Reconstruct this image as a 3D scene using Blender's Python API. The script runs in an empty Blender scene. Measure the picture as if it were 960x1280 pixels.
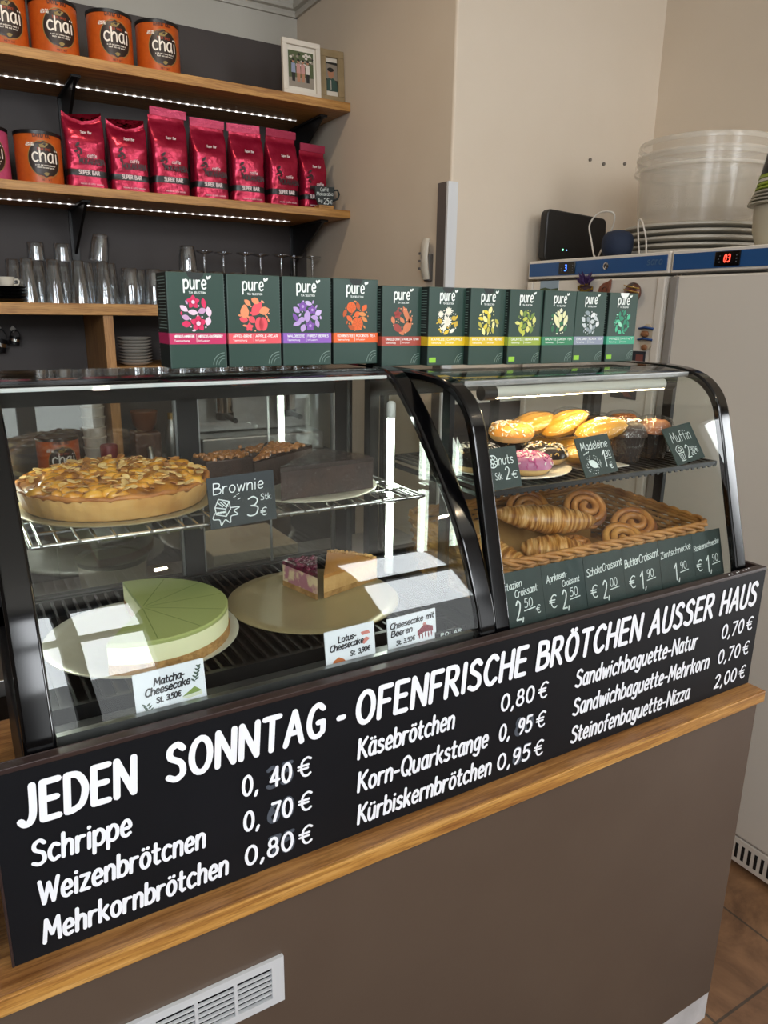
import bpy, bmesh, math, random
from mathutils import Vector, Matrix
random.seed(7)
S = bpy.context.scene
COL = S.collection
PI = math.pi

# ------------------------------------------------------------------ camera
cd = bpy.data.cameras.new('camera'); cam = bpy.data.objects.new('camera', cd); COL.objects.link(cam)
yaw, pitch, roll, fpx = 0.538833391, 0.266026629, 0.0142537621, 915.833869
fw = Vector((math.sin(yaw)*math.cos(pitch), math.cos(yaw)*math.cos(pitch), -math.sin(pitch)))
r0 = Vector((math.cos(yaw), -math.sin(yaw), 0)); u0 = r0.cross(fw)
rr = math.cos(roll)*r0 + math.sin(roll)*u0; uu = -math.sin(roll)*r0 + math.cos(roll)*u0
mw = Matrix((rr, uu, -fw)).transposed().to_4x4(); mw.translation = Vector((0, 0, 1.6))
cam.matrix_world = mw
cd.sensor_fit = 'VERTICAL'; cd.sensor_height = 36; cd.sensor_width = 27; cd.lens = fpx/1280*36
cd.clip_start = 0.02
S.camera = cam

# ------------------------------------------------------------------ world, window light, exposure
W = bpy.data.worlds.new('world'); S.world = W; W.use_nodes = True
W.node_tree.nodes['Background'].inputs[0].default_value = (0.80, 0.90, 1.0, 1)
W.node_tree.nodes['Background'].inputs[1].default_value = 1.0
S.view_settings.view_transform = 'Standard'; S.view_settings.look = 'None'
S.view_settings.exposure = 0.25; S.view_settings.gamma = 1.0; S.view_settings.use_curve_mapping = False
S.cycles.use_denoising = True
S.cycles.transparent_max_bounces = 32
S.cycles.max_bounces = 10
S.cycles.sample_clamp_indirect = 6
S.cycles.caustics_reflective = False; S.cycles.caustics_refractive = False

def area(name, loc, rot, sx, sy, power, col, spread=PI):
    l = bpy.data.lights.new(name, 'AREA'); l.shape = 'RECTANGLE'; l.size = sx; l.size_y = sy
    l.energy = power; l.color = col; l.spread = spread
    o = bpy.data.objects.new(name, l); COL.objects.link(o); o.location = loc; o.rotation_euler = rot
    return o
WINDOWS = [(-1.60, -0.18), (0.13, 0.30), (0.34, 0.65), (1.70, 2.36), (2.85, 2.95)]       # x ranges of the shop windows behind the viewer
WZ = (0.75, 2.97); WY = -1.3; WZM = 2.02; WSKY = 12.0; WSTR = 1.1
for x0, x1 in WINDOWS:
    # bright sky above the roofs across the street, the darker street below
    area('window_sky', ((x0+x1)/2, WY-0.10, (WZM+WZ[1])/2), (PI/2, 0, 0), x1-x0, WZ[1]-WZM, WSKY*PI*(x1-x0)*(WZ[1]-WZM), (0.93, 0.97, 1.0))
    area('window_street', ((x0+x1)/2, WY-0.10, (WZ[0]+WZM)/2), (PI/2, 0, 0), x1-x0, WZM-WZ[0], WSTR*PI*(x1-x0)*(WZM-WZ[0]), (1.0, 0.96, 0.90))
# daylight of an added, unseen door, brightening fridges, floor and the counter's right end
area('added_daylight', (3.99, -0.55, 1.15), (0, PI/2, 0), 2.0, 0.9, 13.0*PI*1.8, (0.95, 0.98, 1.0))
# ceiling lamp light of the shop (warm spots in the ceiling, out of the frame)
for x, y in ((0.7, -0.6), (2.1, -0.4), (0.5, 2.1)):
    l = bpy.data.lights.new('ceiling_spot', 'AREA'); l.shape = 'DISK'; l.size = 0.06; l.energy = 6; l.color = (1.0, 0.80, 0.55)
    o = bpy.data.objects.new('ceiling_spot', l); COL.objects.link(o); o.location = (x, y, 2.985)

# ------------------------------------------------------------------ materials
def lin(c):
    if isinstance(c, str):
        c = [int(c[i:i+2], 16)/255 for i in (0, 2, 4)]
        c = [x/12.92 if x <= .04045 else ((x+.055)/1.055)**2.4 for x in c]
    return tuple(c)[:3] + (1,)
MATS = {}
def mat(name, col, rough=.5, metal=0, spec=.5, var=None, bump=None, emit=None, sss=0, coat=0):
    """var=(scale, other colour, contrast) noise mottling ; bump=(scale,strength)"""
    if name in MATS: return MATS[name]
    m = bpy.data.materials.new(name); m.use_nodes = True; nt = m.node_tree; b = nt.nodes['Principled BSDF']
    b.inputs['Base Color'].default_value = lin(col); b.inputs['Roughness'].default_value = rough
    b.inputs['Metallic'].default_value = metal; b.inputs['Specular IOR Level'].default_value = spec
    if coat: b.inputs['Coat Weight'].default_value = coat; b.inputs['Coat Roughness'].default_value = .05
    if sss: b.inputs['Subsurface Weight'].default_value = sss; b.inputs['Subsurface Radius'].default_value = (.01, .006, .003)
    if emit: b.inputs['Emission Color'].default_value = lin(emit[0]); b.inputs['Emission Strength'].default_value = emit[1]
    tc = nt.nodes.new('ShaderNodeTexCoord')
    if var:
        n = nt.nodes.new('ShaderNodeTexNoise'); n.inputs['Scale'].default_value = var[0]; n.inputs['Detail'].default_value = 5
        nt.links.new(tc.outputs['Object'], n.inputs['Vector'])
        r = nt.nodes.new('ShaderNodeValToRGB'); c = var[2] if len(var) > 2 else .15
        r.color_ramp.elements[0].position = .5-c; r.color_ramp.elements[1].position = .5+c
        r.color_ramp.elements[0].color = lin(col); r.color_ramp.elements[1].color = lin(var[1])
        nt.links.new(n.outputs['Fac'], r.inputs['Fac']); nt.links.new(r.outputs['Color'], b.inputs['Base Color'])
    if bump:
        n = nt.nodes.new('ShaderNodeTexNoise'); n.inputs['Scale'].default_value = bump[0]; n.inputs['Detail'].default_value = 4
        nt.links.new(tc.outputs['Object'], n.inputs['Vector'])
        bp = nt.nodes.new('ShaderNodeBump'); bp.inputs['Strength'].default_value = bump[1]; bp.inputs['Distance'].default_value = .004
        nt.links.new(n.outputs['Fac'], bp.inputs['Height']); nt.links.new(bp.outputs['Normal'], b.inputs['Normal'])
    MATS[name] = m
    return m
def wood(name, c1, c2, c3, axis=(1.2, 18, 18), rough=.45):
    m = mat(name, c1, rough); nt = m.node_tree; b = nt.nodes['Principled BSDF']
    tc = nt.nodes.new('ShaderNodeTexCoord'); mp = nt.nodes.new('ShaderNodeMapping'); mp.inputs['Scale'].default_value = axis
    nt.links.new(tc.outputs['Object'], mp.inputs['Vector'])
    n = nt.nodes.new('ShaderNodeTexNoise'); n.inputs['Scale'].default_value = 2.2; n.inputs['Detail'].default_value = 8; n.inputs['Roughness'].default_value = .62; n.inputs['Distortion'].default_value = .6
    nt.links.new(mp.outputs['Vector'], n.inputs['Vector'])
    r = nt.nodes.new('ShaderNodeValToRGB'); e = r.color_ramp.elements
    e[0].position = .33; e[0].color = lin(c2); e[1].position = .66; e[1].color = lin(c3); k = e.new(.5); k.color = lin(c1)
    nt.links.new(n.outputs['Fac'], r.inputs['Fac'])
    w = nt.nodes.new('ShaderNodeTexNoise'); w.inputs['Scale'].default_value = 14; w.inputs['Detail'].default_value = 2
    nt.links.new(mp.outputs['Vector'], w.inputs['Vector'])
    r2 = nt.nodes.new('ShaderNodeValToRGB'); r2.color_ramp.elements[0].position = .38; r2.color_ramp.elements[0].color = (.55, .5, .45, 1); r2.color_ramp.elements[1].position = .5; r2.color_ramp.elements[1].color = (1, 1, 1, 1)
    nt.links.new(w.outputs['Fac'], r2.inputs['Fac'])
    mx = nt.nodes.new('ShaderNodeMix'); mx.data_type = 'RGBA'; mx.blend_type = 'MULTIPLY'; mx.inputs['Factor'].default_value = .55
    nt.links.new(r.outputs['Color'], mx.inputs[6]); nt.links.new(r2.outputs['Color'], mx.inputs[7])
    nt.links.new(mx.outputs[2], b.inputs['Base Color'])
    bp = nt.nodes.new('ShaderNodeBump'); bp.inputs['Strength'].default_value = .15; bp.inputs['Distance'].default_value = .002
    nt.links.new(w.outputs['Fac'], bp.inputs['Height']); nt.links.new(bp.outputs['Normal'], b.inputs['Normal'])
    return m
def glass(name, tint=(.97, .985, .975), base=.04, power=5, edge=.96, rough=0.0, bump=None):
    m = bpy.data.materials.new(name); m.use_nodes = True; nt = m.node_tree; nt.nodes.clear()
    out = nt.nodes.new('ShaderNodeOutputMaterial'); mix = nt.nodes.new('ShaderNodeMixShader')
    t = nt.nodes.new('ShaderNodeBsdfTransparent'); t.inputs[0].default_value = tint + (1,)
    g = nt.nodes.new('ShaderNodeBsdfGlossy'); g.inputs['Roughness'].default_value = rough
    lw = nt.nodes.new('ShaderNodeLayerWeight'); lw.inputs['Blend'].default_value = .5
    p = nt.nodes.new('ShaderNodeMath'); p.operation = 'POWER'; p.inputs[1].default_value = power
    a = nt.nodes.new('ShaderNodeMath'); a.operation = 'MULTIPLY_ADD'; a.inputs[1].default_value = edge; a.inputs[2].default_value = base; a.use_clamp = True
    nt.links.new(lw.outputs['Facing'], p.inputs[0]); nt.links.new(p.outputs[0], a.inputs[0])
    nt.links.new(a.outputs[0], mix.inputs[0]); nt.links.new(t.outputs[0], mix.inputs[1]); nt.links.new(g.outputs[0], mix.inputs[2])
    nt.links.new(mix.outputs[0], out.inputs[0])
    if bump:
        tc = nt.nodes.new('ShaderNodeTexCoord'); n = nt.nodes.new('ShaderNodeTexNoise'); n.inputs['Scale'].default_value = bump[0]
        nt.links.new(tc.outputs['Object'], n.inputs['Vector'])
        bp = nt.nodes.new('ShaderNodeBump'); bp.inputs['Strength'].default_value = bump[1]; bp.inputs['Distance'].default_value = .01
        nt.links.new(n.outputs['Fac'], bp.inputs['Height'])
        nt.links.new(bp.outputs['Normal'], g.inputs['Normal'])
    MATS[name] = m
    return m

WALL = mat('wall_paint', 'd2c3b0', .75, var=(3, 'd9cbb9', .3), bump=(60, .12))
WALLG = mat('wall_paint_grey', 'b9b5ab', .75, var=(3, 'c2beb4', .3), bump=(60, .1))
CEIL = mat('ceiling_paint', 'd8d3c8', .8)
PANEL = mat('dark_wall_paint', '3a3433', .6, var=(2.5, '443d3b', .25), bump=(40, .08))
PLINTHW = mat('plinth_metal', 'c8cacd', .35, .3, var=(14, 'e4e6ea', .2))
COUNTER = mat('counter_laminate', '504238', .40, spec=.4, var=(5, '57493e', .25), bump=(160, .02))
OAK = wood('oak', 'b4823f', '8a5a2a', 'c99a58', (1.6, 34, 34))
OAKS = wood('oak_shelf', 'b08044', '8f602f', 'c39455', (1.5, 30, 30))
OAKV = wood('oak_upright', 'ab7d4b', '8a5d33', 'bb8d57', (30, 30, 1.5))
BOARD = mat('blackboard', '101114', .5, spec=.16, var=(6, '15161a', .25))
BOARDEDGE = mat('board_edge', '2a1d1d', .4, var=(9, '33241f', .2))
WHITE = mat('white_lettering', 'e6e8ee', .6, spec=.2)
GHOST = mat('wiped_chalk', '444a54', .8)
CHALK = mat('chalk', 'd5dedd', .85)
SLATE = mat('slate_card', '232a2c', .7, var=(30, '2b3335', .2))
SLATEG = mat('slate_green', '21302f', .7, var=(30, '2a3a38', .2))
PAPER = mat('paper_card', 'dfe4ec', .8)
INK = mat('ink', '26262c', .7)
BLK = mat('black_gloss', '050506', .10, 0, .5)
BLKM = mat('black_matt', '0e0e10', .45, spec=.3)
BLKMET = mat('black_metal', '151516', .38, .3)
STEEL = mat('steel', 'b8bab8', .22, 1)
STEELB = mat('brushed_steel', '9a9b9a', .38, 1, var=(40, 'a8a9a8', .2))
CHROME = mat('chrome', 'd8d8d8', .08, 1)
GLASS = glass('pane_glass', base=.030)
GLASSD = glass('door_glass', (.86, .87, .84), .10, 4, .9)
GLASSW = glass('glassware', (.95, .97, .98), .13, 1.8, .85, .015)
WRAP = glass('cling_film', (.97, .97, .97), .07, 3, .6, .12, (55, 1.0))
def milky(name, col, alpha, rough):
    m = mat(name, col, rough); b = m.node_tree.nodes['Principled BSDF']; b.inputs['Alpha'].default_value = alpha
    return m
BUCKET = milky('bucket_plastic', 'd2cbbf', .20, .16)
WRAPD = glass('thin_film', (.98, .98, .98), .012, 4, .5, .10, (55, 1.0))
BRIM = milky('bucket_rim', 'd8d2c6', .42, .2)
ALU = mat('aluminium', 'd3d6da', .4, .25)
FRIDGE = mat('fridge_white', 'dbd4ca', .42)
FRIDGEG = mat('fridge_seal', '8c8782', .6)
FBLUE = mat('fridge_blue', '1f4f86', .4)
GREYLID = mat('lid_plastic', 'b5b0a6', .5)
GOLD = mat('gold_card', 'a2946f', .32, .25, var=(5, '8f8160', .25))
SILVER = mat('silver_card', 'cfccb8', .28, .45, bump=(25, .5))
TILE_C = None

HIDW = mat('far_wall_paint', '62584e', .8)
def two(name, cols):  # flat print colours
    return [mat(name+'_'+c, c, .55) for c in cols]

# ------------------------------------------------------------------ mesh helpers
class MB:
    def __init__(s, o=(0, 0, 0)): s.v = []; s.f = []; s.m = []; s.o = Vector(o)
    def add(s, vs, fs, mi=0):
        k = len(s.v); s.v += [tuple(v) for v in vs]; s.f += [tuple(i+k for i in f) for f in fs]; s.m += [mi]*len(fs)
    def box(s, x0, x1, y0, y1, z0, z1, mi=0):
        s.add([(x0,y0,z0),(x1,y0,z0),(x1,y1,z0),(x0,y1,z0),(x0,y0,z1),(x1,y0,z1),(x1,y1,z1),(x0,y1,z1)],
              [(0,3,2,1),(4,5,6,7),(0,1,5,4),(1,2,6,5),(2,3,7,6),(3,0,4,7)], mi)
        return s
    def lathe(s, prof, c=(0,0,0), n=32, mi=0, a0=0, a1=2*PI, caps=True, sq=None):
        cx, cy, cz = c; full = abs(a1-a0-2*PI) < 1e-6; k = n if full else n+1
        vs = []
        for r, z in prof:
            for i in range(k):
                a = a0+(a1-a0)*i/n; q = r*(sq(a) if sq else 1)
                vs.append((cx+q*math.cos(a), cy+q*math.sin(a), cz+z))
        fs = []
        for j in range(len(prof)-1):
            for i in range(n):
                i2 = (i+1) % k
                fs.append((j*k+i, j*k+i2, (j+1)*k+i2, (j+1)*k+i))
        if caps:
            if full:
                if prof[0][0] > 1e-5: fs.append(tuple(range(k-1, -1, -1)))
                if prof[-1][0] > 1e-5: fs.append(tuple((len(prof)-1)*k+i for i in range(k)))
            else:
                fs.append(tuple(j*k for j in range(len(prof)))); fs.append(tuple(j*k+n for j in reversed(range(len(prof)))))
        s.add(vs, fs, mi); return s
    def tube(s, path, r, n=8, mi=0, closed=False, flat=1.0, up=None):
        P = [Vector(p) for p in path]; m = len(P); rs = r if isinstance(r, (list, tuple)) else [r]*m
        vs = []; prev = None
        for i in range(m):
            if closed: t = P[(i+1) % m]-P[i-1]
            else: t = P[min(i+1, m-1)]-P[max(i-1, 0)]
            t = t.normalized() if t.length > 1e-9 else Vector((0,0,1))
            if prev is None:
                ref = Vector(up) if up else (Vector((0,0,1)) if abs(t.z) < .9 else Vector((1,0,0)))
            else: ref = prev
            a = (ref-t*ref.dot(t))
            a = a.normalized() if a.length > 1e-6 else t.orthogonal().normalized()
            prev = a; b = t.cross(a)
            for j in range(n):
                q = 2*PI*j/n
                vs.append(P[i]+a*(math.cos(q)*rs[i]*flat)+b*(math.sin(q)*rs[i]))
        fs = []
        for i in range(m if closed else m-1):
            for j in range(n):
                i2 = (i+1) % m; j2 = (j+1) % n
                fs.append((i*n+j, i*n+j2, i2*n+j2, i2*n+j))
        if not closed: fs.append(tuple(range(n-1, -1, -1))); fs.append(tuple((m-1)*n+j for j in range(n)))
        s.add(vs, fs, mi); return s
    def prism(s, poly, axis, a, b, mi=0):
        """poly of 2-D points in the other two axes (cyclic order x:(y,z) y:(x,z) z:(x,y))"""
        def P(p, t):
            return {'x': (t, p[0], p[1]), 'y': (p[0], t, p[1]), 'z': (p[0], p[1], t)}[axis]
        n = len(poly)
        s.add([P(p, a) for p in poly]+[P(p, b) for p in poly],
              [tuple(range(n-1, -1, -1)), tuple(range(n, 2*n))]+[(i, (i+1) % n, n+(i+1) % n, n+i) for i in range(n)], mi)
        return s
    def grid(s, rows, mi=0, wrap=False):
        n = len(rows[0]); vs = [p for r in rows for p in r]; fs = []
        for j in range(len(rows)-1):
            for i in range(n if wrap else n-1):
                i2 = (i+1) % n
                fs.append((j*n+i, j*n+i2, (j+1)*n+i2, (j+1)*n+i))
        s.add(vs, fs, mi); return s
    def poly(s, pts, mi=0): s.add(pts, [tuple(range(len(pts)))], mi); return s
    def blob(s, c, r, n=10, mi=0, jit=0, rng=random):
        """ellipsoid; r=(rx,ry,rz)"""
        rows = []
        for j in range(1, n//2):
            ph = PI*j/(n//2); row = []
            for i in range(n):
                a = 2*PI*i/n; k = 1+rng.uniform(-jit, jit)
                row.append((c[0]+r[0]*k*math.sin(ph)*math.cos(a), c[1]+r[1]*k*math.sin(ph)*math.sin(a), c[2]+r[2]*k*math.cos(ph)))
            rows.append(row)
        k0 = len(s.v); s.grid(rows, mi, True); m = len(rows)
        s.v += [(c[0], c[1], c[2]+r[2]), (c[0], c[1], c[2]-r[2])]; t = len(s.v)-2
        for i in range(n):
            s.f.append((t, k0+i, k0+(i+1) % n)); s.m.append(mi)
            s.f.append((t+1, k0+(m-1)*n+(i+1) % n, k0+(m-1)*n+i)); s.m.append(mi)
        return s
    def xf(s, M, start=0):
        s.v[start:] = [tuple(M @ Vector(v)) for v in s.v[start:]]; return s
    def build(s, name, mats, parent=None, smooth=None, bevel=0, solid=0, recalc=True, local=False, sub=0):
        o = Vector(s.o)
        if parent is not None and not local:
            p = parent
            while p is not None: o += p.location; p = p.parent
        me = bpy.data.meshes.new(name)
        me.from_pydata([(v[0]-o.x, v[1]-o.y, v[2]-o.z) for v in s.v], [], s.f)
        for m in (mats if isinstance(mats, (list, tuple)) else [mats]): me.materials.append(m)
        me.polygons.foreach_set('material_index', s.m)
        if recalc:
            bm = bmesh.new(); bm.from_mesh(me); bmesh.ops.recalc_face_normals(bm, faces=bm.faces); bm.to_mesh(me); bm.free()
        if smooth is not None:
            me.polygons.foreach_set('use_smooth', [True]*len(me.polygons)); me.set_sharp_from_angle(angle=math.radians(smooth))
        me.update()
        ob = bpy.data.objects.new(name, me); COL.objects.link(ob)
        if parent is not None: ob.parent = parent
        else: ob.location = s.o
        if bevel:
            b = ob.modifiers.new('bevel', 'BEVEL'); b.width = bevel; b.segments = 2; b.limit_method = 'ANGLE'; b.angle_limit = math.radians(40)
        if sub: q = ob.modifiers.new('sub', 'SUBSURF'); q.levels = sub; q.render_levels = sub
        if solid: q = ob.modifiers.new('solid', 'SOLIDIFY'); q.thickness = solid; q.offset = 0
        return ob
def tag(o, label, cat, group=None):
    o['label'] = label; o['category'] = cat
    if group: o['group'] = group
    return o
def thing(name, label, cat, loc=(0,0,0), group=None, rotz=0):
    o = bpy.data.objects.new(name, None); COL.objects.link(o); o.location = loc; o.rotation_euler = (0, 0, rotz); o.empty_display_size = .05
    return tag(o, label, cat, group)
def struct(o): o['kind'] = 'structure'; return o
def dup(root, loc, rotz=None, label=None, rot=None, scale=None):
    r = root.copy(); COL.objects.link(r); r.location = loc
    if rotz is not None: r.rotation_euler = (0, 0, rotz)
    if rot is not None: r.rotation_euler = rot
    if scale: r.scale = scale
    if label: r['label'] = label
    for ch in list(root.children):
        c = ch.copy(); COL.objects.link(c); c.parent = r
        for g in list(ch.children):
            d = g.copy(); COL.objects.link(d); d.parent = c
    return r
ORD = 'first second third fourth fifth sixth seventh eighth ninth tenth eleventh twelfth'.split()

# ------------------------------------------------------------------ a stroke alphabet (marker pen / chalk lettering)
G = {}
def gl(ch, w, s): G[ch] = (w, s)
for ln in '''A .62 0,0 .31,1 .62,0|.12,.34 .5,.34
B .52 0,0 0,1|~0,1 .4,.93 .4,.62 0,.53|~0,.53 .5,.46 .48,.08 0,0
C .54 ~.54,.86 .34,1 .1,.85 0,.45 .12,.1 .34,0 .54,.14
D .56 0,0 0,1|~0,1 .34,.94 .56,.58 .46,.16 .2,.02 0,0
E .46 .46,1 0,1 0,0 .46,0|0,.53 .4,.53
F .44 .44,1 0,1 0,0|0,.52 .38,.52
G .58 ~.54,.86 .34,1 .1,.85 0,.45 .12,.1 .34,0 .56,.12|.56,.12 .56,.44 .36,.44
H .54 0,0 0,1|.54,0 .54,1|0,.5 .54,.5
I .06 .03,0 .03,1
J .4 ~.36,1 .37,.3 .28,.04 .12,0 0,.1
K .5 0,0 0,1|.48,1 .02,.45|.14,.55 .52,0
L .42 0,1 0,0 .42,0
M .7 0,0 .08,1 .35,.3 .62,1 .7,0
N .56 0,0 0,1 .56,0 .56,1
O .62 @.31,.5,.31,.5
P .48 0,0 0,1|~0,1 .36,.98 .48,.74 .36,.5 0,.46
Q .62 @.31,.5,.31,.5|.36,.24 .62,-.06
R .52 0,0 0,1|~0,1 .36,.98 .46,.76 .34,.54 0,.5|.2,.5 .54,0
S .48 ~.46,.86 .28,1 .06,.9 .06,.66 .4,.44 .46,.14 .24,0 0,.1
T .54 0,1 .54,1|.27,1 .27,0
U .52 ~0,1 0,.3 .1,.02 .4,.02 .52,.3 .52,1
V .56 0,1 .28,0 .56,1
W .82 0,1 .2,0 .41,.85 .62,0 .82,1
X .5 0,0 .5,1|0,1 .5,0
Y .5 0,1 .25,.5 .5,1|.25,.5 .25,0
Z .5 0,1 .5,1 0,0 .5,0
a .42 ~.4,.6 .2,.68 .02,.45 .06,.08 .26,.02 .38,.25|~.4,.66 .38,.3 .44,0
b .42 0,1 0,0|~0,.4 .18,.66 .4,.52 .4,.14 .2,0 0,.1
c .38 ~.38,.58 .2,.67 .02,.48 .02,.18 .18,0 .38,.08
d .42 .4,1 .4,0|~.4,.42 .22,.66 .02,.5 .02,.14 .2,0 .4,.2
e .4 ~.02,.32 .38,.36 .34,.6 .18,.67 .02,.45 .04,.12 .2,0 .38,.08
f .3 ~.32,.96 .18,1 .1,.8 .1,0|-.03,.6 .28,.6
g .42 ~.4,.6 .2,.68 .02,.45 .06,.1 .26,.04 .39,.3|~.4,.66 .39,-.12 .24,-.3 .02,-.22
h .4 0,1 0,0|~0,.4 .18,.66 .36,.56 .38,.3 .38,0
i .06 .03,.64 .03,0|.03,.88 .03,.9
j .2 ~.14,.64 .14,-.15 -.02,-.28|.14,.88 .14,.9
k .38 0,1 0,0|.34,.64 .02,.26|.12,.36 .38,0
l .06 .03,1 .03,0
m .64 0,.64 0,0|~0,.4 .14,.66 .29,.56 .31,.3 .31,0|~.31,.4 .46,.66 .6,.56 .62,.3 .62,0
n .4 0,.64 0,0|~0,.4 .18,.66 .36,.56 .38,.3 .38,0
o .42 @.21,.33,.21,.33
p .42 0,.64 0,-.3|~0,.4 .18,.66 .4,.52 .4,.14 .2,0 0,.1
q .42 .4,.64 .4,-.3|~.4,.42 .22,.66 .02,.5 .02,.14 .2,0 .4,.2
r .3 0,.64 0,0|~0,.36 .1,.6 .3,.62
s .34 ~.32,.57 .18,.66 .03,.57 .06,.4 .3,.27 .32,.1 .16,0 0,.06
t .3 .1,.92 .1,.12 .2,0 .3,.05|-.02,.62 .28,.62
u .4 ~0,.64 0,.2 .1,0 .26,.04 .38,.28|.38,.64 .38,0
v .38 0,.64 .19,0 .38,.64
w .56 0,.64 .14,0 .28,.55 .42,0 .56,.64
x .36 0,.64 .36,0|0,0 .36,.64
y .4 0,.64 .2,.05|.4,.64 .1,-.3
z .36 0,.64 .36,.64 0,0 .36,0
0 .46 @.23,.5,.23,.5
1 .24 0,.75 .2,1 .2,0
2 .44 ~.02,.8 .2,1 .42,.82 .32,.45 0,0|0,0 .44,0
3 .42 ~.02,.9 .22,1 .4,.8 .3,.56 .14,.54|~.14,.54 .42,.42 .36,.08 .14,0 0,.08
4 .46 .34,0 .34,1 0,.3 .46,.3
5 .42 .4,1 .08,1 .04,.58|~.04,.58 .26,.64 .42,.38 .32,.06 .12,0 0,.07
6 .42 ~.36,.98 .12,.7 .0,.3 .12,.02 .34,.06 .4,.34 .24,.54 .04,.4
7 .42 0,1 .42,1 .12,0
8 .42 @.21,.76,.17,.24|@.21,.27,.21,.27
9 .42 ~.38,.7 .2,.46 .02,.62 .1,.96 .34,.94 .4,.7 .36,.3 .18,0
, .1 .08,.06 .0,-.16
. .06 .03,.02 .03,.03
- .28 0,.38 .26,.38
! .06 .03,1 .03,.3|.03,.02 .03,.03
: .06 .03,.02 .03,.03|.03,.5 .03,.51
/ .36 0,0 .36,1
& .5 ~.48,0 .08,.7 .14,.97 .3,.9 .28,.66 .02,.3 .08,.02 .3,.04 .46,.35
' .06 .04,1 .02,.8
€ .5 ~.5,.9 .34,1 .14,.82 .1,.4 .2,.08 .36,0 .5,.1|-.02,.6 .4,.6|-.02,.42 .38,.42
| .06 .03,-.1 .03,1'''.split('\n'):
    a, w, s = ln.split(' ', 2); gl(a, float(w), s)
def dots(base, h): w, s = G[base]; c = w/2; return (w, s+'|%g,%g %g,%g|%g,%g %g,%g' % (c-.11, h, c-.11, h+.01, c+.11, h, c+.11, h+.01))
for a, b in zip('ÄÖÜäöüï', 'AOUaoui'):
    if a == 'ï': G[a] = (.2, '.1,.64 .1,0|.01,.9 .01,.91|.19,.9 .19,.91')
    else: G[a] = dots(b, 1.14 if b.isupper() else .86)
G['é'] = (.4, G['e'][1]+'|.14,.8 .28,.96'); G['ê'] = G['é']
def cat_rom(p, n):
    if len(p) < 3: return p
    out = []; q = [p[0]]+p+[p[-1]]
    for i in range(1, len(q)-2):
        a, b, c, d = q[i-1:i+3]
        for k in range(n):
            t = k/n
            out.append(tuple(.5*(2*b[j]+(c[j]-a[j])*t+(2*a[j]-5*b[j]+4*c[j]-d[j])*t*t+(3*b[j]-a[j]-3*c[j]+d[j])*t**3) for j in (0, 1)))
    out.append(p[-1]); return out
_gc = {}
def strokes(ch, q):
    if (ch, q) in _gc: return _gc[(ch, q)]
    out = []
    for s in G[ch][1].split('|'):
        if s[0] == '@':
            v = [float(x) for x in s[1:].split(',')]; n = 6*q
            out.append([(v[0]+v[2]*math.cos(2*PI*i/n), v[1]+v[3]*math.sin(2*PI*i/n)) for i in range(n+1)])
        else:
            sm = s[0] == '~'; s = s.lstrip('~')
            p = [tuple(float(x) for x in c.split(',')) for c in s.split()]
            out.append(cat_rom(p, q) if sm else p)
    _gc[(ch, q)] = out
    return out
_lay = [0]
def ribbon(mb, pts, hw, f, mi=0, cap=8):
    """flat rounded pen stroke through 2-D points, mapped by f(u,v)->xyz; every piece lies a hair above the one before"""
    P = [pts[0]]
    for p in pts[1:]:
        if math.hypot(p[0]-P[-1][0], p[1]-P[-1][1]) > hw*.08: P.append(p)
    if len(P) < 2: P.append((P[0][0]+hw*.1, P[0][1]))
    closed = len(P) > 8 and math.hypot(P[0][0]-P[-1][0], P[0][1]-P[-1][1]) < hw*.1
    runs = [[P[0]]]
    for i in range(1, len(P)):
        runs[-1].append(P[i])
        if i < len(P)-1:
            a0 = math.atan2(P[i][1]-P[i-1][1], P[i][0]-P[i-1][0]); a1 = math.atan2(P[i+1][1]-P[i][1], P[i+1][0]-P[i][0])
            if abs((a1-a0+PI) % (2*PI)-PI) > 1.0: runs.append([P[i]])
    u, v = P[0]; e = 1e-4
    o = Vector(f(u, v)); nr = (Vector(f(u+e, v))-o).cross(Vector(f(u, v+e))-o); nr.normalize()
    ne = max(2, cap//2)
    for r in runs:
        _lay[0] = (_lay[0]+1) % 9; off = nr*(_lay[0]*3.5e-5)
        g = lambda u, v: tuple(Vector(f(u, v))+off)
        n = len(r); L = []; R = []; ang = []
        for i in range(n):
            a = r[max(i-1, 0)]; b = r[i]; c = r[min(i+1, n-1)]
            d0 = math.atan2(b[1]-a[1], b[0]-a[0]) if i else math.atan2(c[1]-b[1], c[0]-b[0])
            d1 = math.atan2(c[1]-b[1], c[0]-b[0]) if i < n-1 else d0
            df = (d1-d0+PI) % (2*PI)-PI; t = d0+df/2; k = hw/max(.5, math.cos(df/2)); ang.append(t)
            nx, ny = -math.sin(t)*k, math.cos(t)*k
            L.append((b[0]+nx, b[1]+ny)); R.append((b[0]-nx, b[1]-ny))
        vs = [tuple(Vector(g(*q))+nr*(5e-6*i)) for i, q in enumerate(L)]+[tuple(Vector(g(*q))+nr*(5e-6*i)) for i, q in enumerate(R)]
        mb.add(vs, [(n+i, n+i+1, i+1, i) for i in range(n-1)], mi)
        if closed and len(runs) == 1:
            k = n-1; mb.f[-k:] = []; mb.m[-k:] = []; b0 = len(mb.v)-2*n
            for i in range(k): j = (i+1) % k; mb.f.append((b0+n+i, b0+n+j, b0+j, b0+i)); mb.m.append(mi)
        elif cap:
            for c, t in ((r[0], ang[0]+PI/2), (r[-1], ang[-1]-PI/2)):
                mb.add([g(c[0]+hw*math.cos(t+PI*k/ne), c[1]+hw*math.sin(t+PI*k/ne)) for k in range(ne+1)], [tuple(range(ne+1))], mi)
def text_width(t, gap):
    return sum((.32 if c == ' ' else G[c][0])+gap for c in t)-gap
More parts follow.
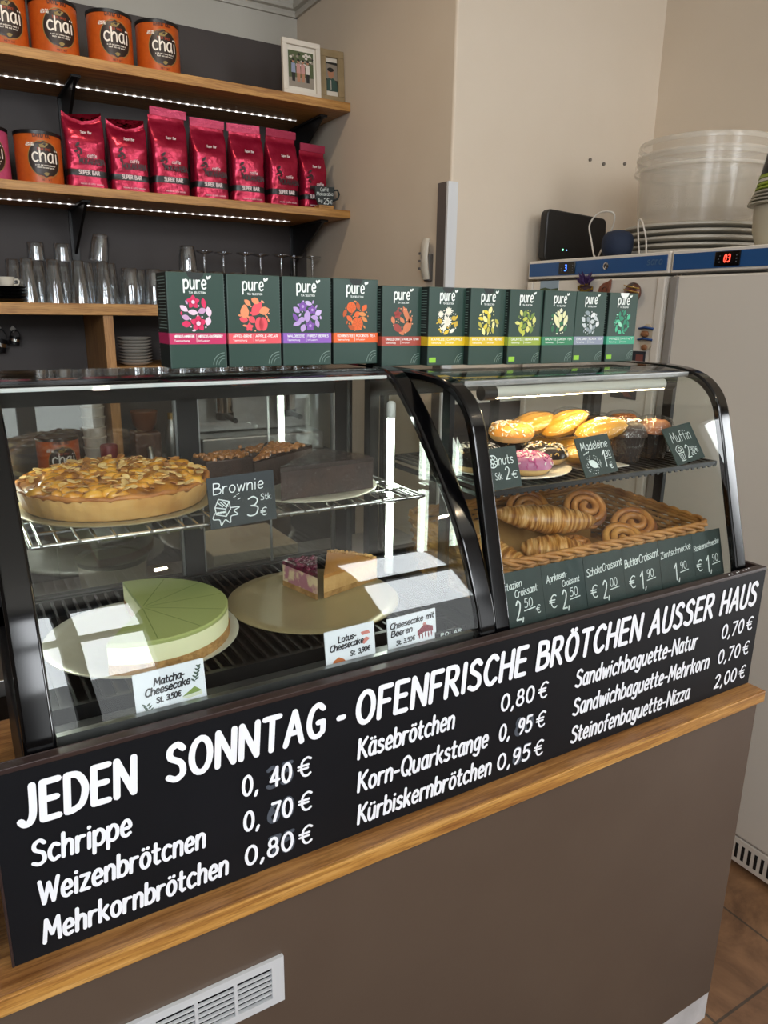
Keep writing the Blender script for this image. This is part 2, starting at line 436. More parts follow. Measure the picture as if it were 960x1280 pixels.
def text(mb, t, u0, v0, h, f, hw=.07, u1=None, gap=.2, shear=0.0, mi=0, q=4, cap=8, center=False, rise=0.0):
    """write t from u0 on baseline v0 with cap height h (stroke half width hw*h); fitted to end at u1"""
    wt = text_width(t, gap); sx = h
    if u1 is not None: sx = (u1-u0-2*hw*h)/wt; u0 = u0+hw*h
    if center: u0 -= wt*sx/2
    x = 0
    for c in t:
        if c == ' ': x += .32+gap; continue
        for s in strokes(c, q):
            ribbon(mb, [(u0+(x+px)*sx+shear*py*h, v0+py*h+rise*(x+px)*sx) for px, py in s], hw*h, f, mi, cap)
        x += G[c][0]+gap
def ell(cx, cy, rx, ry, n=20, rot=0):
    c, s = math.cos(rot), math.sin(rot)
    return [(cx+rx*math.cos(2*PI*i/n)*c-ry*math.sin(2*PI*i/n)*s, cy+rx*math.cos(2*PI*i/n)*s+ry*math.sin(2*PI*i/n)*c) for i in range(n)]
def leaf(cx, cy, L, w, ang, n=6):
    P = []
    for i in range(n+1): t = i/n; P.append((L*(t-.5), w*math.sin(PI*t)**.8))
    for i in range(n-1, 0, -1): t = i/n; P.append((L*(t-.5), -w*math.sin(PI*t)**.8))
    c, s = math.cos(ang), math.sin(ang)
    return [(cx+x*c-y*s, cy+x*s+y*c) for x, y in P]
def shape(mb, pts, f, mi=0): mb.poly([f(*p) for p in pts], mi)
def front(y): return lambda u, v: (u, y, v)
def placed(c, rz=0, lean=0, roll=0):
    """map card coords (u right, v up, d out of the face toward the viewer) for a card standing at c, leaning back"""
    M = Matrix.Translation(Vector(c)) @ Matrix.Rotation(rz, 4, 'Z') @ Matrix.Rotation(-lean, 4, 'X') @ Matrix.Rotation(roll, 4, 'Y')
    return lambda u, v, d=0: tuple(M @ Vector((u, -d, v)))

# ================================================================== THE ROOM
def tile_mat():
    m = bpy.data.materials.new('floor_tile'); m.use_nodes = True; nt = m.node_tree; b = nt.nodes['Principled BSDF']; b.inputs['Roughness'].default_value = .45
    tc = nt.nodes.new('ShaderNodeTexCoord'); mp = nt.nodes.new('ShaderNodeMapping'); mp.inputs['Location'].default_value = (-1.705, -.748, 0)
    nt.links.new(tc.outputs['Object'], mp.inputs['Vector'])
    br = nt.nodes.new('ShaderNodeTexBrick'); br.offset = 0; br.inputs['Scale'].default_value = 1; br.inputs['Brick Width'].default_value = .33; br.inputs['Row Height'].default_value = .66
    br.inputs['Mortar Size'].default_value = .0035; br.inputs['Mortar'].default_value = lin('4a4038'); br.inputs['Color1'].default_value = lin('84654a'); br.inputs['Color2'].default_value = lin('735440')
    nt.links.new(mp.outputs[0], br.inputs['Vector'])
    n = nt.nodes.new('ShaderNodeTexNoise'); n.inputs['Scale'].default_value = 5; n.inputs['Detail'].default_value = 10; n.inputs['Roughness'].default_value = .68; n.inputs['Distortion'].default_value = .6
    nt.links.new(tc.outputs['Object'], n.inputs['Vector'])
    r = nt.nodes.new('ShaderNodeValToRGB'); e = r.color_ramp.elements; e[0].position = .35; e[0].color = (.42, .38, .36, 1); e[1].position = .68; e[1].color = (1.35, 1.3, 1.2, 1)
    nt.links.new(n.outputs['Fac'], r.inputs['Fac'])
    mx = nt.nodes.new('ShaderNodeMix'); mx.data_type = 'RGBA'; mx.blend_type = 'MULTIPLY'; mx.inputs['Factor'].default_value = 1
    nt.links.new(br.outputs['Color'], mx.inputs[6]); nt.links.new(r.outputs['Color'], mx.inputs[7]); nt.links.new(mx.outputs[2], b.inputs['Base Color'])
    bp = nt.nodes.new('ShaderNodeBump'); bp.inputs['Strength'].default_value = .4; bp.inputs['Distance'].default_value = .004
    nt.links.new(n.outputs['Fac'], bp.inputs['Height']); nt.links.new(bp.outputs['Normal'], b.inputs['Normal'])
    return m
X0, X1, Y0, Y1, ZC = -2.6, 3.9, WY, 3.357, 3.02
PX, PY, RX = 1.526, 2.15, 2.475         # side wall plane, front-facing wall plane, right wall plane
struct(MB().box(X0, X1, Y0-.3, Y1+.1, -.1, 0).build('floor', tile_mat()))
struct(MB().box(X0-.1, X1+.1, Y0-.1, Y1+.1, ZC, ZC+.1).build('ceiling', CEIL))
wb = struct(MB().box(X0, PX+.05, Y1, Y1+.1, 0, ZC).build('wall_back', WALLG))
struct(MB().box(-2.0, 1.5245, 3.285, Y1, 0, 2.695).build('trim_1', PANEL))                       # dark panelling behind the shelves
m = MB(); m.prism([(PX, PY), (RX+.1, PY), (RX+.1, Y1+.1), (PX, Y1+.1)], 'z', 0, ZC)
struct(m.build('wall_side', WALL, bevel=.008))
struct(MB().box(PX+.012, RX, PY-.006, PY, 0, 1.285).build('trim_2', PANEL))                       # dark lower part of the front-facing wall
struct(MB().box(PX+.012, RX, PY-.012, PY, 1.285, 1.30).build('trim_3', mat('white_trim', 'd9d6d0', .5)))
struct(MB().box(RX, X1, .25, PY, 0, ZC).build('wall_right', WALL))
struct(MB().box(X1, X1+.08, Y0, -1.0, 0, ZC).box(X1, X1+.08, -.1, .25, 0, ZC).box(X1, X1+.08, -1.0, -.1, 2.15, ZC).box(X1, X1+.08, -1.0, -.1, 0, .15).build('wall_east', HIDW))
struct(MB().box(X1-.01, X1+.06, -1.0, -.94, .15, 2.15).box(X1-.01, X1+.06, -.16, -.1, .15, 2.15).box(X1-.01, X1+.06, -.94, -.16, 2.08, 2.15).box(X1-.01, X1+.06, -.94, -.16, .15, .24).build('door_1', mat('window_frame', '3a3633', .5)))  # unseen door frame, added around the extra daylight on the right
struct(MB().box(X0-.1, X0, Y0, Y1, 0, ZC).build('wall_left', HIDW))
# front wall with the shop windows behind the viewer
m = MB(); xs = [X0]+[q for w in WINDOWS for q in w]+[X1]
m.box(X0, X1, WY-.08, WY, 0, WZ[0]).box(X0, X1, WY-.08, WY, WZ[1], ZC)
for i in range(0, len(xs), 2): m.box(xs[i], xs[i+1], WY-.08, WY, WZ[0], WZ[1])
struct(m.build('wall_front', HIDW))
WF = mat('window_frame', '3a3633', .5)
for i, (a, b) in enumerate(WINDOWS):
    m = MB(); z0, z1 = WZ; zm = 2.40
    m.box(a, a+.02, WY-.06, WY+.02, z0, z1).box(b-.02, b, WY-.06, WY+.02, z0, z1).box(a, b, WY-.06, WY+.02, z0, z0+.07).box(a, b, WY-.06, WY+.02, z1-.07, z1).box(a, b, WY-.05, WY+.01, zm-.03, zm+.03)
    struct(m.build('window_%d' % (i+1), WF))
# coving
def coving(name, pts):
    return struct(pts.build(name, WALLG, smooth=30))
pr = [(0, 2.834), (.012, 2.834), (.016, 2.845), (.012, 2.857), (.03, 2.860), (.034, 2.872), (.03, 2.88)]
pr += [(.03+.14*(1-math.cos(a)), 2.88+.125*math.sin(a)) for a in [PI/2*i/8 for i in range(1, 9)]]+[(.185, 3.005), (.185, ZC), (0, ZC)]
coving('trim_4', MB().prism([(Y1-d, z) for d, z in pr], 'x', X0, PX))
coving('trim_5', MB().prism([(PX-d, z) for d, z in pr], 'y', PY-.1, Y1))

# corner guard on the projecting wall edge
t = thing('corner_guard', 'white corner guard strip on the projecting wall edge', 'corner guard', (1.53, 2.15, .1))
MB().box(1.508, 1.548, 2.139, 2.149, .1, 2.02).build('front_strip', mat('guard_white', 'd5d6d8', .45), t)
MB().box(1.508, 1.5255, 2.1495, 2.20, .1, 2.02).build('side_strip', mat('guard_grey', '5f5a57', .5), t)
# handset on the side wall
t = thing('wall_handset', 'slim white handset in its holder on the beige side wall', 'handset', (1.52, 2.255, 1.70))
m = MB(); m.tube([(1.508, 2.256, 1.715), (1.500, 2.256, 1.75), (1.497, 2.256, 1.79), (1.500, 2.256, 1.83), (1.506, 2.256, 1.848)], [.02, .022, .021, .022, .019], 12, flat=.5, up=(1, 0, 0))
m.build('handset', mat('handset_white', 'c9c2b4', .4), t, smooth=50)
MB().box(1.507, 1.5255, 2.240, 2.272, 1.708, 1.80).build('holder', mat('handset_grey', '5b5754', .5), t, bevel=.004)
m = MB()
for k in range(3): m.box(1.477, 1.480, 2.251, 2.261, 1.745+k*.025, 1.753+k*.025)
m.build('button', mat('handset_grey', '5b5754', .5), t)
for x, z, w in ((2.146, 2.152, 'left'), (2.217, 2.145, 'middle'), (2.327, 2.157, 'right')):
    o = MB((x, PY-.002, z)).lathe([(0, 0), (.006, 0), (.006, .006), (0, .006)], (0, 0, 0), 10)
    o.xf(Matrix.Translation((x, PY, z)) @ Matrix.Rotation(PI/2, 4, 'X')); o = o.build('wall_plug', mat('plug_grey', '6f675e', .7))
    tag(o, '%s of the three small drill plugs in the bare beige wall' % w, 'wall plug', 'drill plugs in the wall')

# ================================================================== COUNTER
t = thing('counter', 'brown laminate shop counter with a metal kick plate and air vent', 'counter', (.5, 1.08, 0))
MB().box(-.9, 1.364, .768, 1.385, .08, .836).build('body', COUNTER, t, bevel=.002)
MB().box(-.9, 1.3635, .7705, 1.38, 0, .079).build('kick_plate', PLINTHW, t)
v = MB().box(-.10, .305, .763, .7678, .669, .745)
vt = MB(); bars = MB()
x = -.085
fr = MB()
cols = [(-.083+.0535*i, -.083+.0535*i+.049) for i in range(7)]
fr.box(-.10, .305, .762, .7675, .733, .745).box(-.10, .305, .762, .7675, .669, .681).box(-.10, -.083, .762, .7675, .681, .733).box(.287, .305, .762, .7675, .681, .733)
for a, b in cols[1:]: fr.box(a-.0045, a, .762, .7675, .681, .733)
for k in range(6):
    z = .681+.052/6*(k+.5)
    if k: fr.box(-.083, .287, .7625, .7660, z-.00433-.0013, z-.00433+.0013)
vent = fr.build('vent_grille', ALU, t)
MB().box(-.0825, .2865, .7672, .7679, .6815, .7325).build('vent_recess', mat('vent_dark', '050505', .9, spec=.05), vent)
t = thing('worktop', 'oak worktop running along the counter under the black price board', 'worktop', (.3, 1.08, .837))
MB().box(-.9, 1.3735, .7655, 1.395, .837, .8615).build('top', wood('oak_top', '94683a', '6f4722', 'a97c48', (1.6, 34, 34), .38), t, bevel=.001)
MB().box(-.9, 1.3735, .760, .7652, .837, .8612).build('edge_strip', OAK, t, bevel=.0012)
o = MB((-.09, .83, .862)); o.box(-.115, -.033, .80, .88, .862, 1.035)
tag(o.build('paper_box', mat('cream_card', 'd9d2c0', .6), bevel=.003), 'cream box on the worktop left of the black price board', 'box')

# ---- price board
t = thing('price_board', 'long black price board with white lettering standing on the oak worktop', 'sign', (.68, .80, .862))
m = MB().box(-.0146, 1.3717, .7985, .811, .8622, 1.1185)
m.build('board', BOARD, t, bevel=.0008)
m = MB().box(-.0146, 1.3717, .7975, .812, 1.1128, 1.1195).box(-.0146, 1.3717, .812, .8140, 1.108, 1.1195).box(1.3615, 1.3717, .812, .845, .8622, 1.1195).box(-.0146, -.0086, .812, .845, .8622, 1.1195)
m.box(-.0150, -.012, .7975, .812, .8622, 1.1128)
m.build('edge', BOARDEDGE, t, bevel=.001)
m = MB(); g = MB(); f = front(.7974); fg = front(.7983)
for w, a, b in (('JEDEN', .009, .139), ('SONNTAG', .172, .389), ('-', .404, .420), ('OFENFRISCHE', .434, .747), ('BRÖTCHEN', .766, 1.014), ('AUSSER', 1.033, 1.215), ('HAUS', 1.235, 1.351)):
    text(m, w, a, 1.0445, .0465, f, .088, b, .27, .07)
rows = (.9905, .9365, .8825)
for z, w, a, b in ((rows[0], 'Schrippe', .018, .129), (rows[1], 'Weizenbrötcnen', .019, .217), (rows[2], 'Mehrkornbrötchen', .019, .245),
                   (rows[0], 'Käsebrötchen', .438, .608), (rows[1], 'Korn-Quarkstange', .438, .676), (rows[2], 'Kürbiskernbrötchen', .438, .686),
                   (rows[0], 'Sandwichbaguette-Natur', .859, 1.180), (rows[1], 'Sandwichbaguette-Mehrkorn', .859, 1.226), (rows[2], 'Steinofenbaguette-Nizza', .860, 1.177)):
    text(m, w, a, z-.002, .0305, f, .078, b, .20, .08)
for z, x, w, gh in ((rows[0], .267, '0, 40', '35'), (rows[1], .267, '0, 70', '60'), (rows[2], .267, '0,80', '75'), (rows[0], .697, '0,80', None), (rows[1], .697, '0, 95', '80'), (rows[2], .697, '0,95', '85'),
                    (rows[0], 1.252, '0,70', None), (rows[1], 1.252, '0,70', None), (rows[2], 1.252, '2,00', None)):
    text(m, w, x, z-.001, .0275, f, .080, x+.071, .22, .05)
    text(m, '€', x+.079, z-.001, .0275, f, .065, x+.100, .2, .05)
    if gh: text(g, gh, x+.034, z-.002, .029, fg, .10, x+.074, .2, .03)
m.build('lettering', WHITE, t, recalc=False)
g.build('wiped_lettering', GHOST, t, recalc=False)
m = MB()
for k in range(7): m.lathe([(0, 0), (.0016, 0), (.0016, .0008), (0, .0008)], (1.26+.012*k+random.uniform(-.004, .004), .803+.001*k, 1.1195), 6)
m.build('paint_chips', WHITE, t)

# ================================================================== DISPLAY CASES
def arc_points(prof, n=5):
    return cat_rom(prof, n)
def make_case(name, label, x0, x1, prof, yb, ztop, xg0, xg1, deck):
    cx = (x0+x1)/2
    t = thing(name, label, 'display case', (cx, 1.05, .862))
    P = arc_points(prof)
    def offs(d):
        out = []
        for i, (y, z) in enumerate(P):
            a = P[max(i-1, 0)]; b = P[min(i+1, len(P)-1)]; ty, tz = b[0]-a[0], b[1]-a[1]; L = math.hypot(ty, tz)
            out.append((y+tz/L*d, z-ty/L*d))
        return out
    inner = offs(.016); gl_o = offs(.003)
    # base, deck
    MB().box(x0, x1, .835, yb, .8625, deck-.012).build('base', BLKM, t, bevel=.004)
    # two arched end frames
    for a, b in ((x0, xg0), (xg1, x1)):
        m = MB(); n = len(P)
        ring = P+[(yb, ztop), (yb, ztop-.016)]+[(q[0], q[1]) for q in reversed(inner)]
        # build as strip of quads
        out = P+[(yb, ztop)]; inn = inner+[(yb, ztop-.022)]
        k = len(out)
        vs = [(a, y, z) for y, z in out]+[(b, y, z) for y, z in out]+[(b, y, z) for y, z in inn]+[(a, y, z) for y, z in inn]
        fs = []
        for i in range(k-1):
            for s_ in range(4):
                p = s_*k; q = ((s_+1) % 4)*k
                fs.append((p+i, p+i+1, q+i+1, q+i))
        fs += [(0, k, 2*k, 3*k), (k-1, 2*k-1, 3*k-1, 4*k-1)]
        m.add(vs, fs)
        mid = (a+b)/2
        m.build('arch_frame', BLK, t, smooth=35, bevel=.004)
        m = MB().box(a+.004, b-.004, yb-.022, yb, deck-.012, ztop-.01); m.build('rear_post', BLKM, t)
    # front curved pane with the top pane
    ga = [p for p in gl_o if p[1] > deck-.02]
    gb = [p for p in offs(.008) if p[1] > deck-.02]
    m = MB().prism(ga+gb[::-1], 'x', xg0-.004, xg1+.004); m.build('front_glass', GLASS, t, smooth=30)
    ytop = P[-1][0]
    MB().box(xg0-.004, xg1+.004, ytop+.001, yb-.02, ztop-.007, ztop-.002).build('top_glass', GLASS, t)
    # side panes
    for xx in ((x0+xg0)/2, (xg1+x1)/2):
        inn = [p for p in offs(.012) if p[1] > deck-.02]
        poly = [(y, z) for y, z in inn]+[(yb-.02, ztop-.012), (yb-.02, deck-.012)]
        m = MB().prism(poly, 'x', xx-.002, xx+.002); m.build('side_glass', GLASS, t)
    m = MB().box(x0+.004, x1-.004, yb-.022, yb, ztop-.06, ztop-.012).box(x0+.004, x1-.004, yb-.022, yb, deck-.012, deck+.022); m.build('rear_rail', BLKM, t)
    return t, P
PL = [(.8152, 1.085), (.820, 1.14), (.848, 1.209), (.884, 1.277), (.934, 1.343), (1.005, 1.423), (1.060, 1.474), (1.098, 1.499), (1.14, 1.507)]
PRr = [(.8165, 1.080), (.826, 1.13), (.852, 1.224), (.877, 1.317), (.899, 1.394), (.912, 1.433), (.931, 1.462), (.962, 1.485), (1.005, 1.498), (1.06, 1.503)]
lc, PLs = make_case('cake_display_case', 'curved glass cake display case on the left with black arched frame', .026, .697, PL, 1.31, 1.507, .060, .664, 1.10)
rc, PRs = make_case('pastry_display_case', 'curved glass pastry display case on the right holding the bread basket', .702, 1.343, PRr, 1.262, 1.503, .731, 1.312, 1.10)
# left case fittings
MB().box(.060, .664, 1.115, 1.30, 1.4965, 1.5025).build('top_plate', BLK, lc)
m = MB().box(.062, .662, 1.104, 1.112, 1.4895, 1.4945); m.build('light_bar', mat('led_bar', 'b9bdb9', .4, emit=('eef4ff', .15)), lc)
EMT = mat('led_tube', 'ffffff', .4, emit=('f4fff2', 20.0))
for x, y in ((.645, 1.06), (.0528, 1.17)):
    b = MB().lathe([(.0062, 1.18), (.0062, 1.428)], (x, y, 0), 12).build('light_tube', EMT, lc, smooth=60)
    MB().lathe([(.0078, 1.15), (.0078, 1.18)], (x, y, 0), 12).build('tube_socket', mat('tube_socket', 'b5b8b4', .4), b, smooth=60)
    MB().lathe([(.0078, 1.428), (.0078, 1.452), (.004, 1.456)], (x, y, 0), 12).build('tube_socket', mat('tube_socket', 'b5b8b4', .4), b, smooth=60)
m = MB()
for k in range(34): x = .075+k*.0173; m.box(x, x+.004, .905, 1.285, 1.114, 1.119)
m.box(.062, .662, .90, .908, 1.090, 1.1195).box(.062, .662, 1.28, 1.287, 1.090, 1.1195).box(.062, .662, 1.09, 1.098, 1.100, 1.106)
m.build('deck_grid', BLKMET, lc)
MB().box(.062, .662, .835, 1.288, 1.086, 1.090).build('deck_pan', BLKM, lc)
m = MB().box(.062, .662, .848, .884, 1.094, 1.108)
m.build('air_duct', mat('duct_grey', '4a4a4b', .35, .6), lc, bevel=.003)
m = MB().box(.062, .662, .831, .840, 1.092, 1.122); m.build('glass_channel', STEELB, lc)
b = MB().box(.345, .381, 1.288, 1.31, 1.10, 1.45).build('door_post', BLKM, lc)
for a, c in ((.066, .347), (.379, .658)):
    d = MB().box(a, c, 1.297, 1.301, 1.122, 1.452).build('rear_door', GLASSD, lc)
    MB().box(a, a+.006, 1.293, 1.305, 1.122, 1.452).box(c-.006, c, 1.293, 1.305, 1.122, 1.452).build('door_edge', STEELB, d)
MB().box(.515, .519, 1.294, 1.2965, 1.122, 1.452).build('door_edge', STEELB, lc)
# wire shelf in the left case
def wire_shelf(name, parent, x0, x1, y0, y1, z, n, m_, cross, r=.0022, bar=.0032):
    m = MB()
    for y in (y0, y1): m.tube([(x0, y, z), (x1, y, z)], bar, 8)
    for x in (x0, x1): m.tube([(x, y0, z), (x, y1, z)], bar, 8)
    for k in range(n): x = x0+(x1-x0)*(k+.5)/n; m.tube([(x, y0-.004, z-.002 if k % 2 else z+.002), (x, y1, z+.002)], r, 6)
    for k in range(cross): y = y0+(y1-y0)*(k+1)/(cross+1); m.tube([(x0, y, z-.001), (x1, y, z-.001)], r*1.2, 6)
    return m.build(name, m_, parent, smooth=60)
wire_shelf('wire_shelf', lc, .068, .650, .962, 1.275, 1.3125, 26, STEEL, 4)
m = MB()
for x in (.066, .656):
    m.box(x-.003, x+.003, 1.235, 1.285, 1.112, 1.48); m.box(x-.002, x+.002, 1.0, 1.26, 1.300, 1.308)
m.build('shelf_upright', BLKM, lc)
MB().box(.600, .660, .8455, .8475, 1.115, 1.128).build('maker_plate', BLK, lc)
m = MB(); text(m, 'POLAR', .610, 1.1185, .006, front(.8452), .1, .650, .25, q=2, cap=4); m.build('plate_lettering', CHALK, lc, recalc=False)
# right case fittings
q = [(.99+.011*math.cos(PI*(-.28+1.56*k/20)), 1.470+.011*math.sin(PI*(-.28+1.56*k/20))) for k in range(21)]
tb = MB().prism(q, 'x', .806, 1.236).build('light_tube', mat('tube_housing', 'b9bab2', .35), rc, smooth=40)
q = [(.99+.0108*math.cos(PI*1.28+PI*.44*k/12), 1.470+.0108*math.sin(PI*1.28+PI*.44*k/12)) for k in range(13)]
MB().prism(q, 'x', .806, 1.236).build('tube_diffuser', mat('tube_cool', 'd8dcd6', .4, emit=('ffe4b0', 44.0)), tb, smooth=40)
m = MB().lathe([(.0125, 0), (.0125, .028)], (0, 0, 0), 14); m.xf(Matrix.Translation((.779, .99, 1.470)) @ Matrix.Rotation(PI/2, 4, 'Y'))
m.build('tube_socket', BLKM, tb, smooth=60)
m = MB().lathe([(.0125, 0), (.0125, .028)], (0, 0, 0), 14); m.xf(Matrix.Translation((1.2365, .99, 1.470)) @ Matrix.Rotation(PI/2, 4, 'Y')); m.build('tube_socket', BLKM, tb, smooth=60)
MB().box(.74, 1.305, .984, .996, 1.483, 1.492).build('tube_rail', STEELB, rc)
m = MB().box(.733, 1.310, .838, 1.24, 1.086, 1.098); m.build('deck', BLKM, rc)
m = MB()
for k in range(30): x = .745+k*.0190; m.box(x, x+.0065, .895, 1.235, 1.3205, 1.3245)
m.box(.738, 1.300, .890, .899, 1.317, 1.325).box(.738, 1.300, 1.23, 1.238, 1.317, 1.325).box(.738, 1.300, 1.06, 1.066, 1.316, 1.321)
for k in range(34): m.box(.742+k*.0166, .749+k*.0166, .8885, .891, 1.3145, 1.3175)
m.build('slatted_shelf', BLKMET, rc)
m = MB()
for x in (.7375, 1.3045): m.box(x-.005, x+.005, 1.012, 1.034, 1.098, 1.485); m.box(x-.004, x+.004, .93, 1.2, 1.309, 1.3165)
m.build('shelf_upright', BLKM, rc)
for a, c in ((.738, 1.03), (1.015, 1.306)):
    d = MB().box(a, c, 1.248 if a < .8 else 1.242, 1.252 if a < .8 else 1.246, 1.122, 1.445).build('rear_door', GLASS, rc)
    MB().box(a, a+.012, 1.241, 1.256, 1.122, 1.445).box(c-.012, c, 1.241, 1.256, 1.122, 1.445).build('door_edge', BLKM, d)

# ================================================================== CAKES (left case)
def disc(name, label, cat, c, r, h, mt, group=None):
    o = MB(c); o.lathe([(r-.002, 0), (r, .0008), (r, h-.0006), (r-.001, h), (r-.02, h), (r-.022, h-.0006), (.0005, h-.0006)], c, 64)
    return tag(o.build(name, mt, smooth=40), label, cat, group)
DZ = 1.1197
disc('cake_board', 'round silver cake board under the green cheesecake', 'cake board', (.216, 1.072, DZ), .143, .003, SILVER)
disc('cake_board', 'round gold cake board under the last two cheesecake slices', 'cake board', (.505, 1.077, DZ), .147, .003, GOLD)
CRUMB = mat('crumb_base', 'b98f57', .9, var=(90, '8f6838', .2), bump=(220, .9))
CREAM = mat('cheesecake_cream', 'e9dfb6', .55, sss=.1)
MATCHA = mat('matcha_glaze', '949e60', .30, var=(4, '9fa96a', .25))
t = thing('matcha_cheesecake', 'green matcha cheesecake with a large wedge missing on the silver board', 'cake', (.214, 1.056, DZ+.003))
c = (.214, 1.060, DZ+.003); A0, A1 = math.radians(-124), math.radians(91); R = .127
MB().lathe([(0, 0), (R, 0), (R+.0005, .011), (R, .0145), (0, .0145)], c, 60, a0=A0, a1=A1).build('crumb_base', CRUMB, t, smooth=30)
MB().lathe([(0, .0147), (R-.0015, .0147), (R-.001, .040), (0, .040)], c, 60, a0=A0, a1=A1).build('cream_layer', mat('matcha_cream', 'e4e4bb', .5, sss=.1), t, smooth=30)
MB().lathe([(0, .0402), (R-.001, .0402), (R-.001, .0445), (R-.003, .0462), (0, .0462)], c, 60, a0=A0, a1=A1).build('matcha_glaze', MATCHA, t, smooth=30)
m = MB()
for k in range(1, 7):
    a = A0+(A1-A0)*k/7
    ribbon(m, [(c[0]+.006*math.cos(a), c[1]+.006*math.sin(a)), (c[0]+.121*math.cos(a), c[1]+.121*math.sin(a))], .0006, lambda u, v: (u, v, c[2]+.0464), cap=0)
m.build('cut_lines', mat('cut_green', '6f7f42', .6), t, recalc=False)
def slice_(name, label, apex, r, a0, a1, z, h, layers, group=None):
    a0, a1 = math.radians(a0), math.radians(a1)
    t = thing(name, label, 'cake slice', (apex[0], apex[1], z), group)
    z0 = 0
    for nm, mt, th, inset in layers:
        MB().lathe([(0, z0), (r-inset, z0), (r-inset, z0+th), (0, z0+th)], (apex[0], apex[1], z), 20, a0=a0, a1=a1).build(nm, mt, t, smooth=30, bevel=.0012)
        z0 += th+.0001
    return t, a0, a1, z+z0
BERRY = mat('berry_glaze', '3a0f1f', .18, var=(60, '6d1f3c', .15), bump=(90, .8), coat=.6)
b, a0, a1, zt = slice_('cheesecake_slice', 'berry cheesecake slice with a dark purple topping on the gold board', (.505, 1.062), .098, 65, 104, DZ+.003, .05,
    [('crumb_base', CRUMB, .010, 0), ('cream_layer', mat('berry_cream', 'd8c29c', .5, var=(45, 'a9707c', .06), sss=.1), .030, .001), ('berry_glaze', BERRY, .007, .001)])
rg = random.Random(3); m = MB()
for k in range(46):
    a = rg.uniform(a0+.06, a1-.06); q = rg.uniform(.02, .094); m.blob((.505+q*math.cos(a), 1.062+q*math.sin(a), zt+.001), (.0045, .0045, .003), 8, 0, .1, rg)
m.build('berries', BERRY, b, smooth=60)
b, a0, a1, zt = slice_('cheesecake_slice', 'caramel brown lotus cheesecake slice on the gold board', (.518, 1.064), .132, 16, 61, DZ+.003, .05,
    [('crumb_base', CRUMB, .010, 0), ('cream_layer', mat('lotus_cream', 'c8a068', .6, var=(60, 'b98f58', .2), bump=(150, .5)), .026, .001), ('caramel_top', mat('caramel', 'b07c42', .4, var=(12, 'a06c36', .2)), .006, .001)])
m = MB()
for k in range(90):
    a = rg.uniform(a0, a1); q = .128+rg.uniform(-.006, .002); m.blob((.518+q*math.cos(a), 1.064+q*math.sin(a), zt+rg.uniform(0, .003)), (.003, .003, .0025), 6, 0, .2, rg)
m.build('crumble_edge', CRUMB, b)
# almond and apple pie on the wire shelf
SZ = 1.3175
disc('cake_board', 'round gold cake board under the almond pie on the wire shelf', 'cake board', (.2045, 1.130, SZ), .1415, .003, GOLD)
t = thing('apple_pie', 'whole golden apple pie topped with flaked almonds on the wire shelf', 'pie', (.2045, 1.130, SZ+.003)); c = (.2045, 1.130, SZ+.003)
CRUST = mat('pie_crust', 'e2b974', .6, var=(22, 'cb9450', .22), bump=(70, .35), sss=.05)
flu = lambda a: 1+.006*math.sin(a*46)
MB().lathe([(.124, 0), (.129, .003), (.1355, .026), (.1375, .0315), (.134, .0325), (.131, .030), (.0, .029)], c, 138, sq=flu).build('crust', CRUST, t, smooth=50)
rg = random.Random(11)
q = [(c[0]+(.1340+rg.uniform(-.0012, .0012))*math.cos(a), c[1]+(.1340+rg.uniform(-.0012, .0012))*math.sin(a), c[2]+.0325+rg.uniform(-.0012, .0022)) for a in [2*PI*k/90 for k in range(90)]]
MB().tube(q, [.0034+rg.uniform(-.0012, .0016) for _ in q], 7, closed=True).build('browned_edge', mat('crust_browned', 'b87a38', .5, var=(40, '8a4f1c', .2), bump=(80, .5)), t, smooth=70)
def bumpy(c, r, h, amp, seed, n=40, rings=14):
    rg = random.Random(seed); cs = [(rg.uniform(-r, r), rg.uniform(-r, r), rg.uniform(.012, .024), rg.uniform(.3, 1)) for _ in range(60)]
    rows = []
    for j in range(rings+1):
        q = r*j/rings; row = []
        for i in range(n):
            a = 2*PI*i/n; x, y = q*math.cos(a), q*math.sin(a)
            z = max([k*math.exp(-((x-u)**2+(y-v)**2)/(w*w)) for u, v, w, k in cs])
            row.append((c[0]+x, c[1]+y, c[2]+h*(1-(j/rings)**5)+amp*z*(1-(j/rings)**6)))
        rows.append(row)
    return MB().grid(rows, 0, True)
FILL = mat('pie_filling', 'c98a2e', .42, var=(28, '7e4212', .16), bump=(60, .4), coat=.3)
bumpy((c[0], c[1], c[2]+.030), .1345, .008, .013, 4, 60, 20).build('filling', FILL, t, smooth=60)
m = MB()
for k in range(120):
    a = rg.uniform(0, 2*PI); q = .128*math.sqrt(rg.random()); m.blob((c[0]+q*math.cos(a), c[1]+q*math.sin(a), c[2]+.040-.006*(q/.128)**3), (rg.uniform(.008, .018), rg.uniform(.006, .012), rg.uniform(.006, .011)), 8, 0, .16, rg)
m.build('apple_pieces', mat('baked_apple', 'd8a23a', .3, var=(30, 'b8741c', .2), coat=.4, sss=.1), t, smooth=70)
m = MB(); m2 = MB()
for k in range(260):
    a = rg.uniform(0, 2*PI); q = .128*math.sqrt(rg.random()); L = rg.uniform(.005, .0085)
    M = Matrix.Translation((c[0]+q*math.cos(a), c[1]+q*math.sin(a), c[2]+.0465-.007*(q/.128)**3+rg.uniform(-.002, .004))) @ Matrix.Rotation(rg.uniform(0, 6.28), 4, 'Z') @ Matrix.Rotation(rg.uniform(-.45, .45), 4, 'X') @ Matrix.Rotation(rg.uniform(-.45, .45), 4, 'Y')
    d = m if k % 2 else m2; s0 = len(d.v); d.prism(ell(0, 0, L, L*.68, 9), 'z', -.0006, .0006); d.xf(M, s0)
